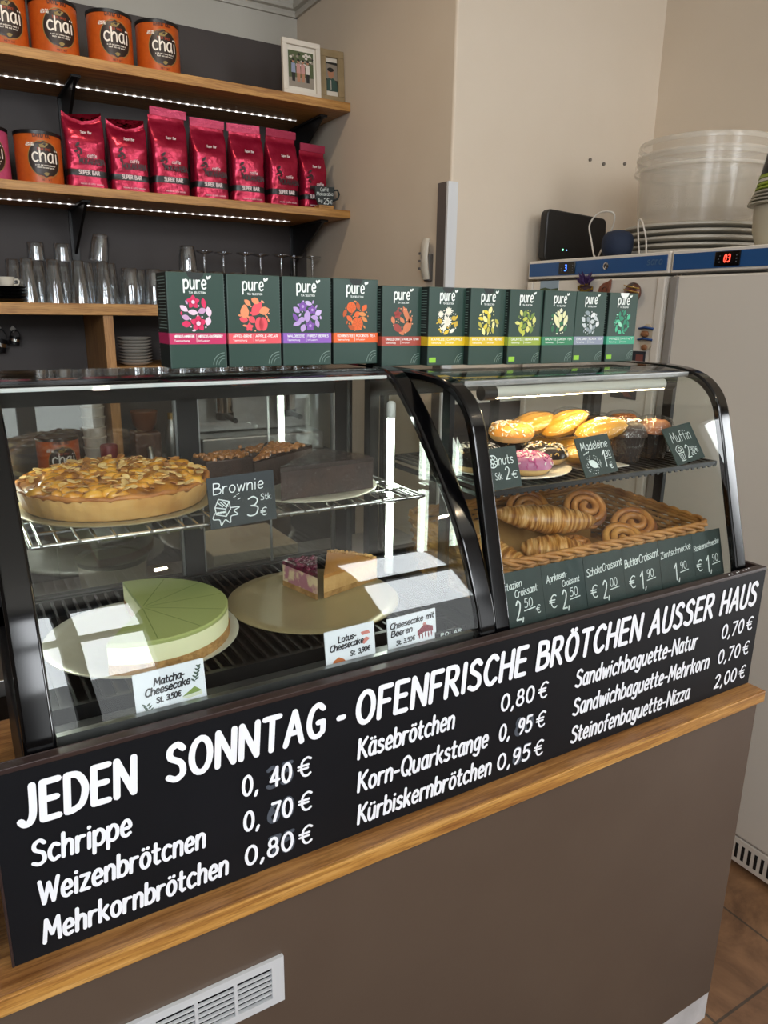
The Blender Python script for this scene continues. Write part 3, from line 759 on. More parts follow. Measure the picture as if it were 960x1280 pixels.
f1 = m.build('almond_flakes', mat('almond', 'e0c489', .55, var=(120, 'c79b54', .2)), t); f1['kind'] = 'stuff'
f2 = m2.build('toasted_flakes', mat('almond_toasted', 'b27a38', .55, var=(120, '8a5423', .2)), t); f2['kind'] = 'stuff'
# chocolate cakes on the wire shelf
disc('cake_board', 'round silver cake board under the dark chocolate cakes', 'cake board', (.500, 1.105, SZ), .125, .003, SILVER)
CHOC = mat('dark_cake', '271a15', .6, var=(40, '3a271e', .2), bump=(130, .5)); GAN = mat('ganache', '21140f', .22, var=(10, '2b1b14', .3), coat=.3)
NUT = mat('caramel_nuts', '7a4a22', .35, var=(80, '9c6a35', .2), coat=.4)
b, a0, a1, zt = slice_('chocolate_cake', 'large dark chocolate cake piece at the front of its silver board', (.420, 1.008), .168, 4, 45, SZ+.003, .052, [('cake', CHOC, .044, 0), ('ganache', GAN, .007, 0)])
rg = random.Random(8); m = MB().lathe([(0, -.0001), (.170, -.0001), (.1705, .018), (.1705, .036), (.1690, .0525), (.12, .0532), (.06, .0532), (0, .0532)], (.420, 1.008, SZ+.003), 26, a0=a0-.012, a1=a1+.012)
m.v = [(x_+rg.uniform(-.0009, .0009), y_+rg.uniform(-.0012, .0004), z_+(rg.uniform(0, .0012) if z_ > SZ+.01 else .0001)) for x_, y_, z_ in m.v]
m.build('wrapper', WRAPD, b, smooth=50)
b, a0, a1, zt = slice_('chocolate_cake', 'dark nut-topped cake piece behind the large chocolate piece', (.408, 1.085), .160, 30, 62, SZ+.003, .05, [('cake', CHOC, .046, 0), ('ganache', GAN, .006, 0)])
m = MB()
for k in range(120):
    a = rg.uniform(a0+.05, a1-.05); q = .16*math.sqrt(rg.random()); m.blob((.405+q*math.cos(a), 1.075+q*math.sin(a), zt+.001), (.0045, .0038, .0035), 6, 0, .25, rg)
o = m.build('nut_topping', NUT, b, smooth=60); o['kind'] = 'stuff'
def brownie(label, x, y, rz):
    t = thing('brownie', label, 'brownie', (x, y, SZ), 'brownies on the wire shelf', rz)
    MB().box(-.045, .045, -.028, .028, .0002, .040).build('cake', CHOC, t, bevel=.003, local=True)
    m = MB()
    for k in range(85): m.blob((rg.uniform(-.042, .042), rg.uniform(-.026, .026), .042), (.0045, .0038, .0045), 6, 0, .25, rg)
    o = m.build('nut_topping', NUT, t, smooth=60, local=True); o['kind'] = 'stuff'
brownie('nut-topped brownie between the almond pie and the chocolate cake', .3955, 1.205, .15)
brownie('nut-topped brownie at the back of the wire shelf beside the chocolate cakes', .493, 1.243, .05)

# ================================================================== BAKERY (right case)
RZ = 1.3247
o = MB((.868, 1.012, RZ)); o.lathe([(.06, 0), (.075, .001), (.112, .008), (.113, .010), (.110, .011), (.075, .004), (.0, .003)], (.868, 1.012, RZ), 56)
tag(o.build('plate', mat('porcelain', 'd8d2c4', .2, coat=.3), smooth=40), 'white plate holding the doughnuts on the slatted shelf', 'plate')
DOUGH = mat('doughnut_dough', 'd2b27c', .6, var=(20, 'c39a5c', .25))
def donut(label, x, y, z, glaze, sprk, seed, tilt=(0, 0)):
    t = thing('doughnut', label, 'doughnut', (x, y, z), 'doughnuts on the white plate'); t.rotation_euler = (tilt[0], tilt[1], seed)
    def tor(R, r, zc, kz, a0, a1, n=28, k=12):
        rows = []
        for j in range(k+1):
            q = a0+(a1-a0)*j/k
            rows.append([((R+r*math.cos(q))*math.cos(2*PI*i/n), (R+r*math.cos(q))*math.sin(2*PI*i/n), zc+kz*r*math.sin(q)) for i in range(n)])
        return MB().grid(rows, 0, True)
    tor(.0235, .0185, .0175, .93, 0, 2*PI).build('dough', DOUGH, t, smooth=60, local=True)
    tor(.0235, .0195, .0178, .95, math.radians(-12), math.radians(188)).build('glaze', glaze, t, smooth=60, local=True)
    rg = random.Random(seed); m = MB()
    for k in range(230):
        a, q = rg.uniform(0, 2*PI), math.radians(rg.uniform(0, 175)); R, r = .0235, .0197
        p = Vector(((R+r*math.cos(q))*math.cos(a), (R+r*math.cos(q))*math.sin(a), .0178+.95*r*math.sin(q)))
        s0 = len(m.v); m.box(-.0027, .0027, -.001, .001, -.0005, .0012, rg.randrange(len(sprk)))
        nrm = Vector((math.cos(q)*math.cos(a), math.cos(q)*math.sin(a), math.sin(q)))
        m.xf(Matrix.Translation(p) @ nrm.to_track_quat('Z', 'Y').to_matrix().to_4x4() @ Matrix.Rotation(rg.uniform(0, 6), 4, 'Z'), s0)
    o = m.build('sprinkles', sprk, t, local=True); o['kind'] = 'stuff'
SPW, SPK, SPP, SPN = mat('sprinkle_white', 'e6e0d6', .5), mat('sprinkle_black', '1b1716', .5), mat('sprinkle_pink', 'b0487a', .5), mat('sprinkle_nut', 'd2aa62', .6)
donut('pink sprinkled doughnut at the front of the plate behind the doughnut card', .864, .957, RZ+.0048, mat('glaze_pink', 'b06a8c', .4), [SPW, SPP, SPP], 1)
donut('dark chocolate doughnut with pale nut sprinkles at the right of the plate', .942, 1.000, RZ+.0085, mat('glaze_dark', '241814', .3), [SPN, SPW, SPK], 2)
donut('black and white sprinkled doughnut behind the doughnut card', .845, 1.068, RZ+.0055, mat('glaze_cream', 'cfc9c0', .4), [SPK, SPK, SPW], 3)
donut('orange nut-sprinkled doughnut lying on top of the other doughnuts', .903, 1.050, RZ+.0440, mat('glaze_orange', 'd08a35', .4), [SPN, SPN, SPW], 4)
donut('dark sprinkled doughnut at the left end of the plate', .787, 1.000, RZ+.0085, mat('glaze_dark', '241814', .3), [SPK, SPN, SPK], 5)
donut('dark doughnut under the orange nut-sprinkled one', .932, 1.088, RZ+.0085, mat('glaze_dark', '241814', .3), [SPK, SPN, SPK], 6)
MAD = mat('madeleine', 'e8ac3a', .45, var=(14, 'd08f2c', .2), bump=(160, .2), sss=.1)
o = MB((1.045, 1.02, RZ)); o.box(.987, 1.100, .935, 1.125, RZ, RZ+.0025)
tag(o.build('tray', mat('porcelain', 'd8d2c4', .2), bevel=.001), 'flat white tray under the wrapped madeleines', 'tray')
def madeleine(label, x, y, z, rz, tx=0, ty=0):
    t = thing('madeleine', label, 'madeleine', (x, y, z), 'wrapped madeleines'); t.rotation_euler = (tx, ty, rz); t.scale = (1.12, 1.1, 1.05)
    def shell(k, off=0):
        rows = []
        for j in range(15):
            u = -1+2*j/14; row = []; wd = (.030*(1-max(0, u)*.45))*math.sqrt(max(0, 1-u*u*.985))
            for i in range(19):
                v = -1+2*i/18; rg_ = 1+.15*math.cos(v*PI*4.5)*(1-abs(u))
                row.append((.044*u*k, wd*v*k, (.019+.017*math.sqrt(max(0, 1-v*v))*math.sqrt(max(0, 1-u*u))*rg_)*k+off))
            rows.append(row)
        for j in range(14, -1, -1):
            u = -1+2*j/14; row = []; wd = (.030*(1-max(0, u)*.45))*math.sqrt(max(0, 1-u*u*.985))
            for i in range(19):
                v = -1+2*i/18
                row.append((.044*u*k, wd*v*k, (.019-.017*math.sqrt(max(0, 1-v*v))*math.sqrt(max(0, 1-u*u)))*k+off))
            rows.append(row)
        return MB().grid(rows)
    shell(1).build('cake', MAD, t, smooth=60, local=True)
    w = shell(1.07, -.0012); rg = random.Random(int(x*1000+y*77))
    w.v = [(a+rg.uniform(-.0012, .0012), b+rg.uniform(-.0012, .0012), c_+rg.uniform(-.0008, .0008)) for a, b, c_ in w.v]
    w.build('wrapper', WRAP, t, smooth=80, local=True)
madeleine('lower front wrapped madeleine behind the Madeleine card', 1.018, .968, RZ+.0025, -.45)
madeleine('lower right wrapped madeleine beside the muffins', 1.064, 1.045, RZ+.0025, -.6)
madeleine('lower back wrapped madeleine at the rear of the tray', 1.032, 1.090, RZ+.0025, -.3)
madeleine('upper left wrapped madeleine, farthest left on top of the pile', .990, 1.085, RZ+.050, -.35, .25, -.25)
madeleine('upper middle wrapped madeleine leaning on top of the pile', 1.040, 1.045, RZ+.054, -.45, .3, -.42)
madeleine('upper right wrapped madeleine nearest the muffins on top of the pile', 1.060, .972, RZ+.049, -.55, .25, -.2)
MTOP = mat('muffin_top', '8a5226', .5, var=(20, '6b3b18', .2), bump=(90, .6)); MTOPD = mat('muffin_top_dark', '2b1a13', .5, var=(20, '3b261a', .2), bump=(90, .6)); CUP = mat('muffin_cup', '2a211c', .6)
def muffin(label, x, y, top, rz):
    t = thing('muffin', label, 'muffin', (x, y, RZ), 'wrapped muffins', rz)
    MB().lathe([(.024, .0002), (.0315, .048), (.0305, .050), (.0, .049)], n=60, sq=lambda a: 1+.03*math.sin(a*20)).build('paper_cup', CUP, t, smooth=30, local=True)
    b = bumpy((0, 0, .050), .0365, .020, .008, int(x*997), 30, 10)
    b.lathe([(.0305, .049), (.036, .0495), (.0365, .0505)], n=30, caps=False); b.build('muffin_top', top, t, smooth=70, local=True)
    rg = random.Random(int(x*500)); w = MB().lathe([(.027, .0004), (.033, .03), (.0365, .05), (.0385, .066), (.032, .078), (.018, .0835), (.002, .0845)], n=22)
    w.v = [(a*(1+rg.uniform(-.04, .01)), b*(1+rg.uniform(-.04, .01)), c_) for a, b, c_ in w.v]; w.build('wrapper', WRAP, t, smooth=80, local=True)
muffin('dark wrapped muffin at the front left, right of the Madeleine card', 1.138, .978, MTOPD, .2)
muffin('brown wrapped muffin behind the Muffin card', 1.221, .985, MTOP, .9)
muffin('dark wrapped muffin in the middle row behind the front left muffin', 1.140, 1.062, MTOPD, 1.6)
muffin('brown wrapped muffin in the middle row at the right', 1.222, 1.068, MTOP, 2.1)
muffin('brown wrapped muffin at the very back beside the rear glass', 1.150, 1.152, MTOP, 2.9)
# basket
BK = mat('wicker', 'b5854a', .6, var=(30, '8a5d2e', .2), bump=(120, .4)); BKR = mat('wicker_rim', 'b98446', .55, var=(30, '8b5a2a', .2), bump=(120, .4))
t = thing('bread_basket', 'rectangular wicker basket holding croissants and pastries', 'basket', (1.01, 1.02, 1.099))
def rrect(k, z0, n=96, wave=0, ph=0, dz=0):
    """rounded rectangle loop at relative height k"""
    xa, xb = .772-.018*k, 1.266+.022*k; ya, yb = .892-.016*k, 1.165+.015*k; rad = .03; out = []
    per = [(xb-rad, yb-rad, 0), (xa+rad, yb-rad, 90), (xa+rad, ya+rad, 180), (xb-rad, ya+rad, 270)]; P = []
    for i, (cx, cy, a) in enumerate(per):
        for j in range(7): q = math.radians(a+15*j); P.append((cx+rad*math.cos(q), cy+rad*math.sin(q)))
    L = [0]
    for i in range(len(P)): a, b = P[i], P[(i+1) % len(P)]; L.append(L[-1]+math.dist(a, b))
    for s in range(n):
        d = L[-1]*s/n; i = max(j for j in range(len(P)) if L[j] <= d); a, b = P[i], P[(i+1) % len(P)]; f_ = (d-L[i])/max(1e-9, L[i+1]-L[i])
        x, y = a[0]+(b[0]-a[0])*f_, a[1]+(b[1]-a[1])*f_
        nx, ny = b[1]-a[1], -(b[0]-a[0]); q = math.hypot(nx, ny) or 1
        o_ = wave*math.sin(PI*s+ph)*1 if 0 else wave*(1 if (s+ph) % 2 else -1)
        zz = 1.103+(.098+.018*(y-.87)/.31)*k+dz
        out.append((x+nx/q*o_, y+ny/q*o_, zz))
    return out
m = MB()
for j in range(11): m.tube(rrect((j+.4)/11.5, 0, 108, .0035, j % 2), .0046, 6, closed=True)
m.build('weave', BK, t, smooth=80)
m = MB(); lo, hi = rrect(0, 0, 54), rrect(1, 0, 54)
for a, b in zip(lo, hi): m.tube([a, b], .0022, 5)
m.build('stakes', BK, t, smooth=80)
m = MB()
for ph in (0, 2.09, 4.19):
    q = rrect(1.0, 0, 144); m.tube([(x+.0035*math.cos(i*.8+ph)*0, y+.004*math.cos(i*.8+ph), z+.0045*math.sin(i*.8+ph)) for i, (x, y, z) in enumerate(q)], .0042, 6, closed=True)
m.build('rim', BKR, t, smooth=80)
MB().box(.776, 1.262, .898, 1.160, 1.0992, 1.105).build('bottom', BK, t)
o = MB((.99, 1.02, 1.107))
rows = []
for j in range(10):
    row = []
    for i in range(13):
        x = .785+.445*i/12
        if j < 5: y, z = .915+.22*j/4, 1.1085
        else: y, z = 1.137+.012*(j-5)/4, 1.1085+.075*(j-4)/5*(1-.12*math.sin(i*1.1))
        row.append((x+random.uniform(-.001, .001), y, z+random.uniform(0, .0015)))
    rows.append(row)
tag(o.grid(rows).build('parchment_paper', mat('kraft_paper', 'c49a5e', .7, var=(9, 'b58a4e', .25)), smooth=50, solid=.0008), 'brown parchment paper lining the bread basket', 'paper')
CRO = mat('croissant_crust', 'd09445', .42, bump=(60, .3), coat=.15)
nt = CRO.node_tree; b_ = nt.nodes['Principled BSDF']; tc = nt.nodes.new('ShaderNodeTexCoord'); mp = nt.nodes.new('ShaderNodeMapping'); mp.inputs['Scale'].default_value = (210, 26, 26)
n1 = nt.nodes.new('ShaderNodeTexNoise'); n1.inputs['Scale'].default_value = 1; n1.inputs['Detail'].default_value = 4; r1 = nt.nodes.new('ShaderNodeValToRGB')
e = r1.color_ramp.elements; e[0].position = .36; e[0].color = lin('8a5420'); e[1].position = .66; e[1].color = lin('e6b878'); k = e.new(.5); k.color = lin('c48a45')
nt.links.new(tc.outputs['Object'], mp.inputs['Vector']); nt.links.new(mp.outputs[0], n1.inputs['Vector']); nt.links.new(n1.outputs['Fac'], r1.inputs['Fac']); nt.links.new(r1.outputs['Color'], b_.inputs['Base Color'])
def croissant(label, loc, L, R, bend, rot):
    o = MB(); path = []; rad = []; n = 60
    for i in range(n+1):
        u = -1+2*i/n; path.append((L*u/2, bend*(u*u-.35), .0))
        step = (abs(u)*4.2) % 1
        rad.append(max(.0025, R*(1-abs(u)**1.7)**.62*(1.06-.16*step)+.003))
    o.tube(path, rad, 16, flat=.86)
    ob = o.build('croissant', CRO, None, smooth=60, sub=1); ob.location = loc; ob.rotation_euler = rot
    return tag(ob, label, 'croissant', 'croissants in the basket')
croissant('large croissant lying across the top of the pastry pile', (1.005, 1.045, 1.207), .215, .031, .018, (.1, .10, -.40))
croissant('round croissant at the front middle under the large one', (.990, 1.000, 1.156), .135, .033, .012, (.2, .05, -.55))
croissant('croissant at the left end of the basket behind the black frame', (.885, 1.050, 1.150), .165, .029, .014, (.1, .25, -1.15))
SNA = mat('pastry_crust', 'cc8f4c', .38, var=(24, '95571f', .18), bump=(70, .4), coat=.3)
def snail(label, loc, R, rot, mt=SNA):
    m = MB(); path = []; rad = []
    n = 90
    for i in range(n+1):
        u = i/n; a = u*2*PI*2.6+rot[2]; q = R*(.10+.78*u); path.append((q*math.cos(a), q*math.sin(a), .010+.010*(1-u))); rad.append(R*.145*(1 if .04 < u < .97 else .5))
    m.tube(path, rad, 8, flat=1.0, up=(0, 0, 1)); m.lathe([(R*.80, .003), (R*.86, .006), (R*.80, .010), (.0, .011)], n=24, mi=1)
    ob = m.build('pastry_snail', [mt, mat('cinnamon', '6b3a18', .5)], None, smooth=70); ob.location = loc; ob.rotation_euler = (rot[0], rot[1], -.5)
    return tag(ob, label, 'pastry', 'pastry snails in the basket')
snail('coiled pastry at the back left leaning on the parchment paper', (1.030, 1.128, 1.196), .052, (.85, .05, .3))
snail('coiled pastry at the back right leaning on the parchment paper', (1.140, 1.075, 1.198), .054, (.75, .05, 1.3))
snail('flat coiled pastry at the right end of the basket', (1.215, 1.005, 1.168), .056, (.60, -.15, 2.0))
snail('coiled pastry lying in front at the right under the large croissant', (1.135, .962, 1.160), .052, (.55, .05, 2.7), mat('pastry_pale', 'd09a52', .42, var=(24, 'a86a2a', .2), bump=(70, .4), coat=.2))
snail('dark coiled pastry between the front croissant and the pale coiled pastry', (1.064, 1.016, 1.146), .034, (.1, .1, .6))

# ================================================================== PRICE CARDS
def card(name, label, c, w, h, board, draw, rz=0, lean=0, roll=0, group=None, mats=None):
    t = thing(name, label, 'price card', c, group)
    f = placed(c, rz, lean, roll); m = MB()
    V = [f(-w/2, 0, 0), f(w/2, 0, 0), f(w/2, h, 0), f(-w/2, h, 0), f(-w/2, 0, -.002), f(w/2, 0, -.002), f(w/2, h, -.002), f(-w/2, h, -.002)]
    m.add(V, [(0,1,2,3), (7,6,5,4), (0,4,5,1), (1,5,6,2), (2,6,7,3), (3,7,4,0)]); m.build('card', board, t)
    m = MB(); draw(m, lambda u, v: f(u, v, .0004)); m.build('lettering', mats or [CHALK], t, recalc=False)
    return t
GRN = mat('print_green', '7f9450', .7); BISC = mat('print_biscuit', 'b9683a', .7); PINKP = mat('print_pink', 'c98078', .7); REDP = mat('print_red', '7e2334', .7); LEAFP = mat('print_leaf', '41564a', .7)
def d_matcha(m, f):
    text(m, 'Matcha-', -.021, .0385, .0095, f, .105, .019, .14, .18, 0, 3, 6, rise=.05); text(m, 'Cheesecake', -.033, .0270, .0095, f, .105, .025, .14, .18, 0, 3, 6, rise=.05)
    text(m, 'St. 3,50€', -.020, .0155, .0070, f, .12, .012, .14, .12, 0, 3, 6, rise=.05)
    shape(m, [(.013, .0145), (.030, .0245), (.039, .0165)], f, 1); shape(m, [(.013, .0140), (.039, .0160), (.039, .0120), (.020, .0105)], f, 2)
    for k in range(5):
        shape(m, leaf(.029+.002*k, .0330+.0042*k, .0075, .0012, 2.4), f, 3); shape(m, leaf(.034+.001*k, .0340+.0040*k, .0065, .0012, .6), f, 3)
        shape(m, leaf(-.0345+.0015*k, .0165-.0035*k, .0075, .0012, 2.4), f, 3); shape(m, leaf(-.029+.0015*k, .0165-.0035*k, .0065, .0012, .7), f, 3)
card('price_card', 'white Matcha-Cheesecake price card with a green cake drawing', (.199, .8452, 1.1105), .089, .0585, PAPER, d_matcha, .02, .10, -.02, None, [INK, GRN, mat('print_cream', 'cfd3bd', .7), LEAFP])
def d_lotus(m, f):
    text(m, 'Lotus-', -.020, .0375, .0088, f, .105, .010, .14, .18, 0, 3, 6, rise=.05); text(m, 'Cheesecake', -.034, .0265, .0088, f, .105, .021, .14, .18, 0, 3, 6, rise=.05)
    text(m, 'St. 3,90€', -.002, .0140, .0068, f, .12, .031, .14, .12, 0, 3, 6, rise=.05)
    shape(m, [(-.031, .003), (-.029, .012), (-.020, .0165), (-.012, .012), (-.007, .005), (-.018, .0015)], f, 1)
    for x, y, a in ((.025, .0430, .1), (.024, .0315, .8)):
        shape(m, [(x+.0065*math.cos(a+q)*(1.3 if k % 2 else 1), y+.0055*math.sin(a+q)) for k, q in enumerate((.5, 2.6, 3.6, 5.8))], f, 2)
card('price_card', 'white Lotus-Cheesecake price card with brown biscuit drawings', (.455, .8452, 1.1105), .080, .0570, PAPER, d_lotus, .0, .10, -.02, None, [INK, BISC, PINKP])
def d_beer(m, f):
    text(m, 'Cheesecake mit', -.039, .0390, .0088, f, .105, .040, .13, .18, 0, 3, 6, rise=.04); text(m, 'Beeren', -.038, .0270, .0088, f, .105, .000, .14, .18, 0, 3, 6, rise=.04)
    text(m, 'St. 3,50€', -.030, .0130, .0066, f, .12, .004, .14, .12, 0, 3, 6, rise=.04)
    shape(m, [(.009, .026), (.022, .0345), (.037, .029), (.037, .021), (.022, .0225), (.009, .0185)], f, 1)
    for k in range(5): shape(m, leaf(.012+.0055*k, .018-.001*(k % 2), .011, .0012, 1.6), f, 1)
    shape(m, ell(.022, .0345, .003, .003, 10), f, 2)
card('price_card', 'white Cheesecake mit Beeren price card with a red cake drawing', (.560, .8452, 1.1105), .086, .0555, PAPER, d_beer, .0, .10, -.02, None, [INK, REDP, PINKP])
def pen(m, f, pts, w=.0007, sm=True): ribbon(m, cat_rom(pts, 4) if sm else pts, w, f, 0, 6)
def d_brownie(m, f):
    text(m, 'Brownie', -.042, .0480, .0155, f, .045, .032, .18, .08, 0, 4, 6)
    text(m, '3', .004, .0105, .0270, f, .035, .021, .2, .1, 0, 5, 6); text(m, '€', .024, .0085, .0110, f, .06, .034, .2, .1, 0, 4, 6); text(m, 'Stk.', .026, .0310, .0085, f, .06, .044, .16, .1, 0, 3, 6)
    pen(m, f, [(-.041, .030), (-.026, .026), (-.020, .036), (-.035, .041), (-.041, .030)], sm=False); pen(m, f, [(-.041, .030), (-.040, .020), (-.026, .0155), (-.026, .026)], sm=False); pen(m, f, [(-.026, .0155), (-.019, .025), (-.020, .036)], sm=False)
    pen(m, f, [(-.042, .022), (-.045, .014), (-.036, .012), (-.034, .004), (-.028, .011), (-.021, .006), (-.019, .015), (-.009, .016), (-.014, .022), (-.006, .026), (-.019, .027)])
    for k in range(3): pen(m, f, [(-.037+.004*k, .037), (-.030+.004*k, .0295)]); pen(m, f, [(-.038+.004*k, .022), (-.036+.004*k, .022)], .0014)
    for a, b in ((-.013, .041), (-.008, .044), (-.007, .037)): pen(m, f, [(a, b), (a+.003, b+.001)])
card('price_card', 'black slate card reading Brownie 3 standing on the wire shelf', (.341, .9525, 1.3090), .098, .0715, SLATE, d_brownie, .02, .06, -.03)
def d_donut(m, f):
    for R in (.0098, .0035): pen(m, f, [(-.0215+R*math.cos(q*PI/8), .0465+R*math.sin(q*PI/8)) for q in range(17)], .0009)
    for q in range(8): pen(m, f, [(-.0215+.0045*math.cos(q*PI/4), .0465+.0045*math.sin(q*PI/4)), (-.0215+.0088*math.cos(q*PI/4), .0465+.0088*math.sin(q*PI/4))], .0007)
    text(m, 'nuts', -.010, .0400, .0150, f, .05, .023, .18, .05, 0, 4, 6)
    text(m, 'Stk.', -.022, .0165, .0110, f, .05, -.006, .16, .05, 0, 3, 6); text(m, '2', .000, .0150, .0200, f, .045, .0105, .2, .05, 0, 4, 6); text(m, '€', .014, .0155, .0115, f, .055, .027, .2, .05, 0, 4, 6)
card('price_card', 'black slate card reading Donuts 2 on the slatted shelf', (.7670, .8930, 1.3265), .066, .0680, SLATEG, d_donut, .05, .32, -.02)
def d_mad(m, f):
    text(m, 'Madeleine', -.036, .0480, .0140, f, .05, .035, .16, .05, 0, 4, 6)
    shape(m, leaf(-.015, .0215, .026, .0068, -.5, 8), f)
    rg = random.Random(5)
    for k in range(70):
        a, q = rg.uniform(0, 6.28), rg.uniform(.0125, .020); u, v = -.015+q*math.cos(a), .0205+q*.85*math.sin(a)
        if u < .006 and v > .002: shape(m, ell(u, v, .0007, .0007, 6), f)
    for k in range(4): pen(m, f, [(-.033+.004*k, .040+.001*k), (-.031+.004*k, .042+.001*k)])
    text(m, '1', .010, .0130, .0290, f, .045, .020, .2, .1, 0, 4, 6); text(m, '30', .022, .0300, .0110, f, .055, .036, .2, .05, 0, 4, 6); pen(m, f, [(.022, .0265), (.036, .0275)], .0006); text(m, '€', .024, .0080, .0110, f, .06, .033, .2, .05, 0, 4, 6)
card('price_card', 'black slate card reading Madeleine 1,30 on the slatted shelf', (.984, .8930, 1.3282), .088, .0715, SLATEG, d_mad, .06, .45, -.04)
def d_muf(m, f):
    text(m, 'Muffin', -.034, .0440, .0200, f, .035, .032, .18, .02, 0, 4, 6)
    pen(m, f, [(-.030, .022), (-.027, .006), (-.016, .006), (-.013, .022), (-.030, .022)], sm=False); pen(m, f, [(-.031, .022), (-.034, .030), (-.024, .037), (-.012, .031), (-.012, .022)])
    pen(m, f, [(-.028, .027), (-.022, .033), (-.016, .028), (-.021, .025), (-.028, .027)]); pen(m, f, [(-.025, .020), (-.024, .008)]); pen(m, f, [(-.019, .020), (-.020, .008)])
    text(m, '2', -.006, .0090, .0250, f, .04, .008, .2, .05, 0, 4, 6); text(m, '30', .010, .0150, .0135, f, .05, .024, .2, .05, 0, 4, 6); pen(m, f, [(.010, .0115), (.024, .0125)], .0006); text(m, '€', .026, .0150, .0110, f, .05, .035, .2, .05, 0, 4, 6)
card('price_card', 'black slate card reading Muffin 2,30 at the right end of the slatted shelf', (1.226, .8930, 1.3302), .096, .0760, SLATEG, d_muf, .08, .55, -.08)
def d_row(l1, l2, price, euro=True, tail=False, off=0):
    def d(m, f):
        text(m, l1[0], l1[1], l1[2]-.001, l1[3]*1.25, f, .06, l1[4], .14, .08, 0, 3, 6, rise=.10)
        if l2: text(m, l2[0], l2[1], l2[2]-.002, l2[3]*1.25, f, .06, l2[4], .14, .08, 0, 3, 6, rise=.10)
        a, b = price
        text(m, a+',', -.010+off, .0110, .0310, f, .045, .007+off, .14, .05, 0, 4, 6)
        text(m, b, .010+off, .0285, .0145, f, .05, .0285+off, .18, .05, 0, 4, 6); pen(m, f, [(.009+off, .0235), (.033+off, .0260)], .0009)
        if euro: text(m, '€', -.039+off, .0165, .0215, f, .048, -.022+off, .2, .05, 0, 4, 6)
        if tail: text(m, '€', .034+off, .0150, .0130, f, .05, .044+off, .2, .05, 0, 4, 6)
    return d
RW = [('Pistazien Croissant card, first in the row against the front glass', d_row(('Pistazien', -.045, .0620, .0095, .004), ('Croissant', -.014, .0500, .0095, .036), ('2', '50'), False, True, -.006), .098),
      ('Aprikosen Croissant card, second in the row against the front glass', d_row(('Aprikosen-', -.040, .0610, .0095, .008), ('Croissant', -.006, .0500, .0085, .036), ('2', '50'), True, False, 0), .098),
      ('Schoko Croissant card, third in the row against the front glass', d_row(('SchokoCroissant', -.044, .0560, .0105, .046), None, ('2', '00'), True, False, 0), .098),
      ('Butter Croissant card, fourth in the row against the front glass', d_row(('ButterCroissant', -.046, .0560, .0115, .048), None, ('1', '90'), True, False, 0), .098),
      ('Zimtschnecke card, fifth in the row against the front glass', d_row(('Zimtschnecke', -.046, .0575, .0095, .042), None, ('1', '90'), False, False, -.004), .098),
      ('Rosinenschnecke card, sixth in the row at the right frame', d_row(('Rosinenschnecke', -.042, .0570, .0085, .036), None, ('1', '90'), True, False, 0), .088)]
x = .7335
for l, d, w in RW:
    card('price_card', 'dark chalk '+l, (x+w/2, .8475+(.0004 if RW.index((l, d, w)) % 2 else 0), 1.1005), w-.001, .0920, SLATEG, d, 0, .27, 0)
    x += w

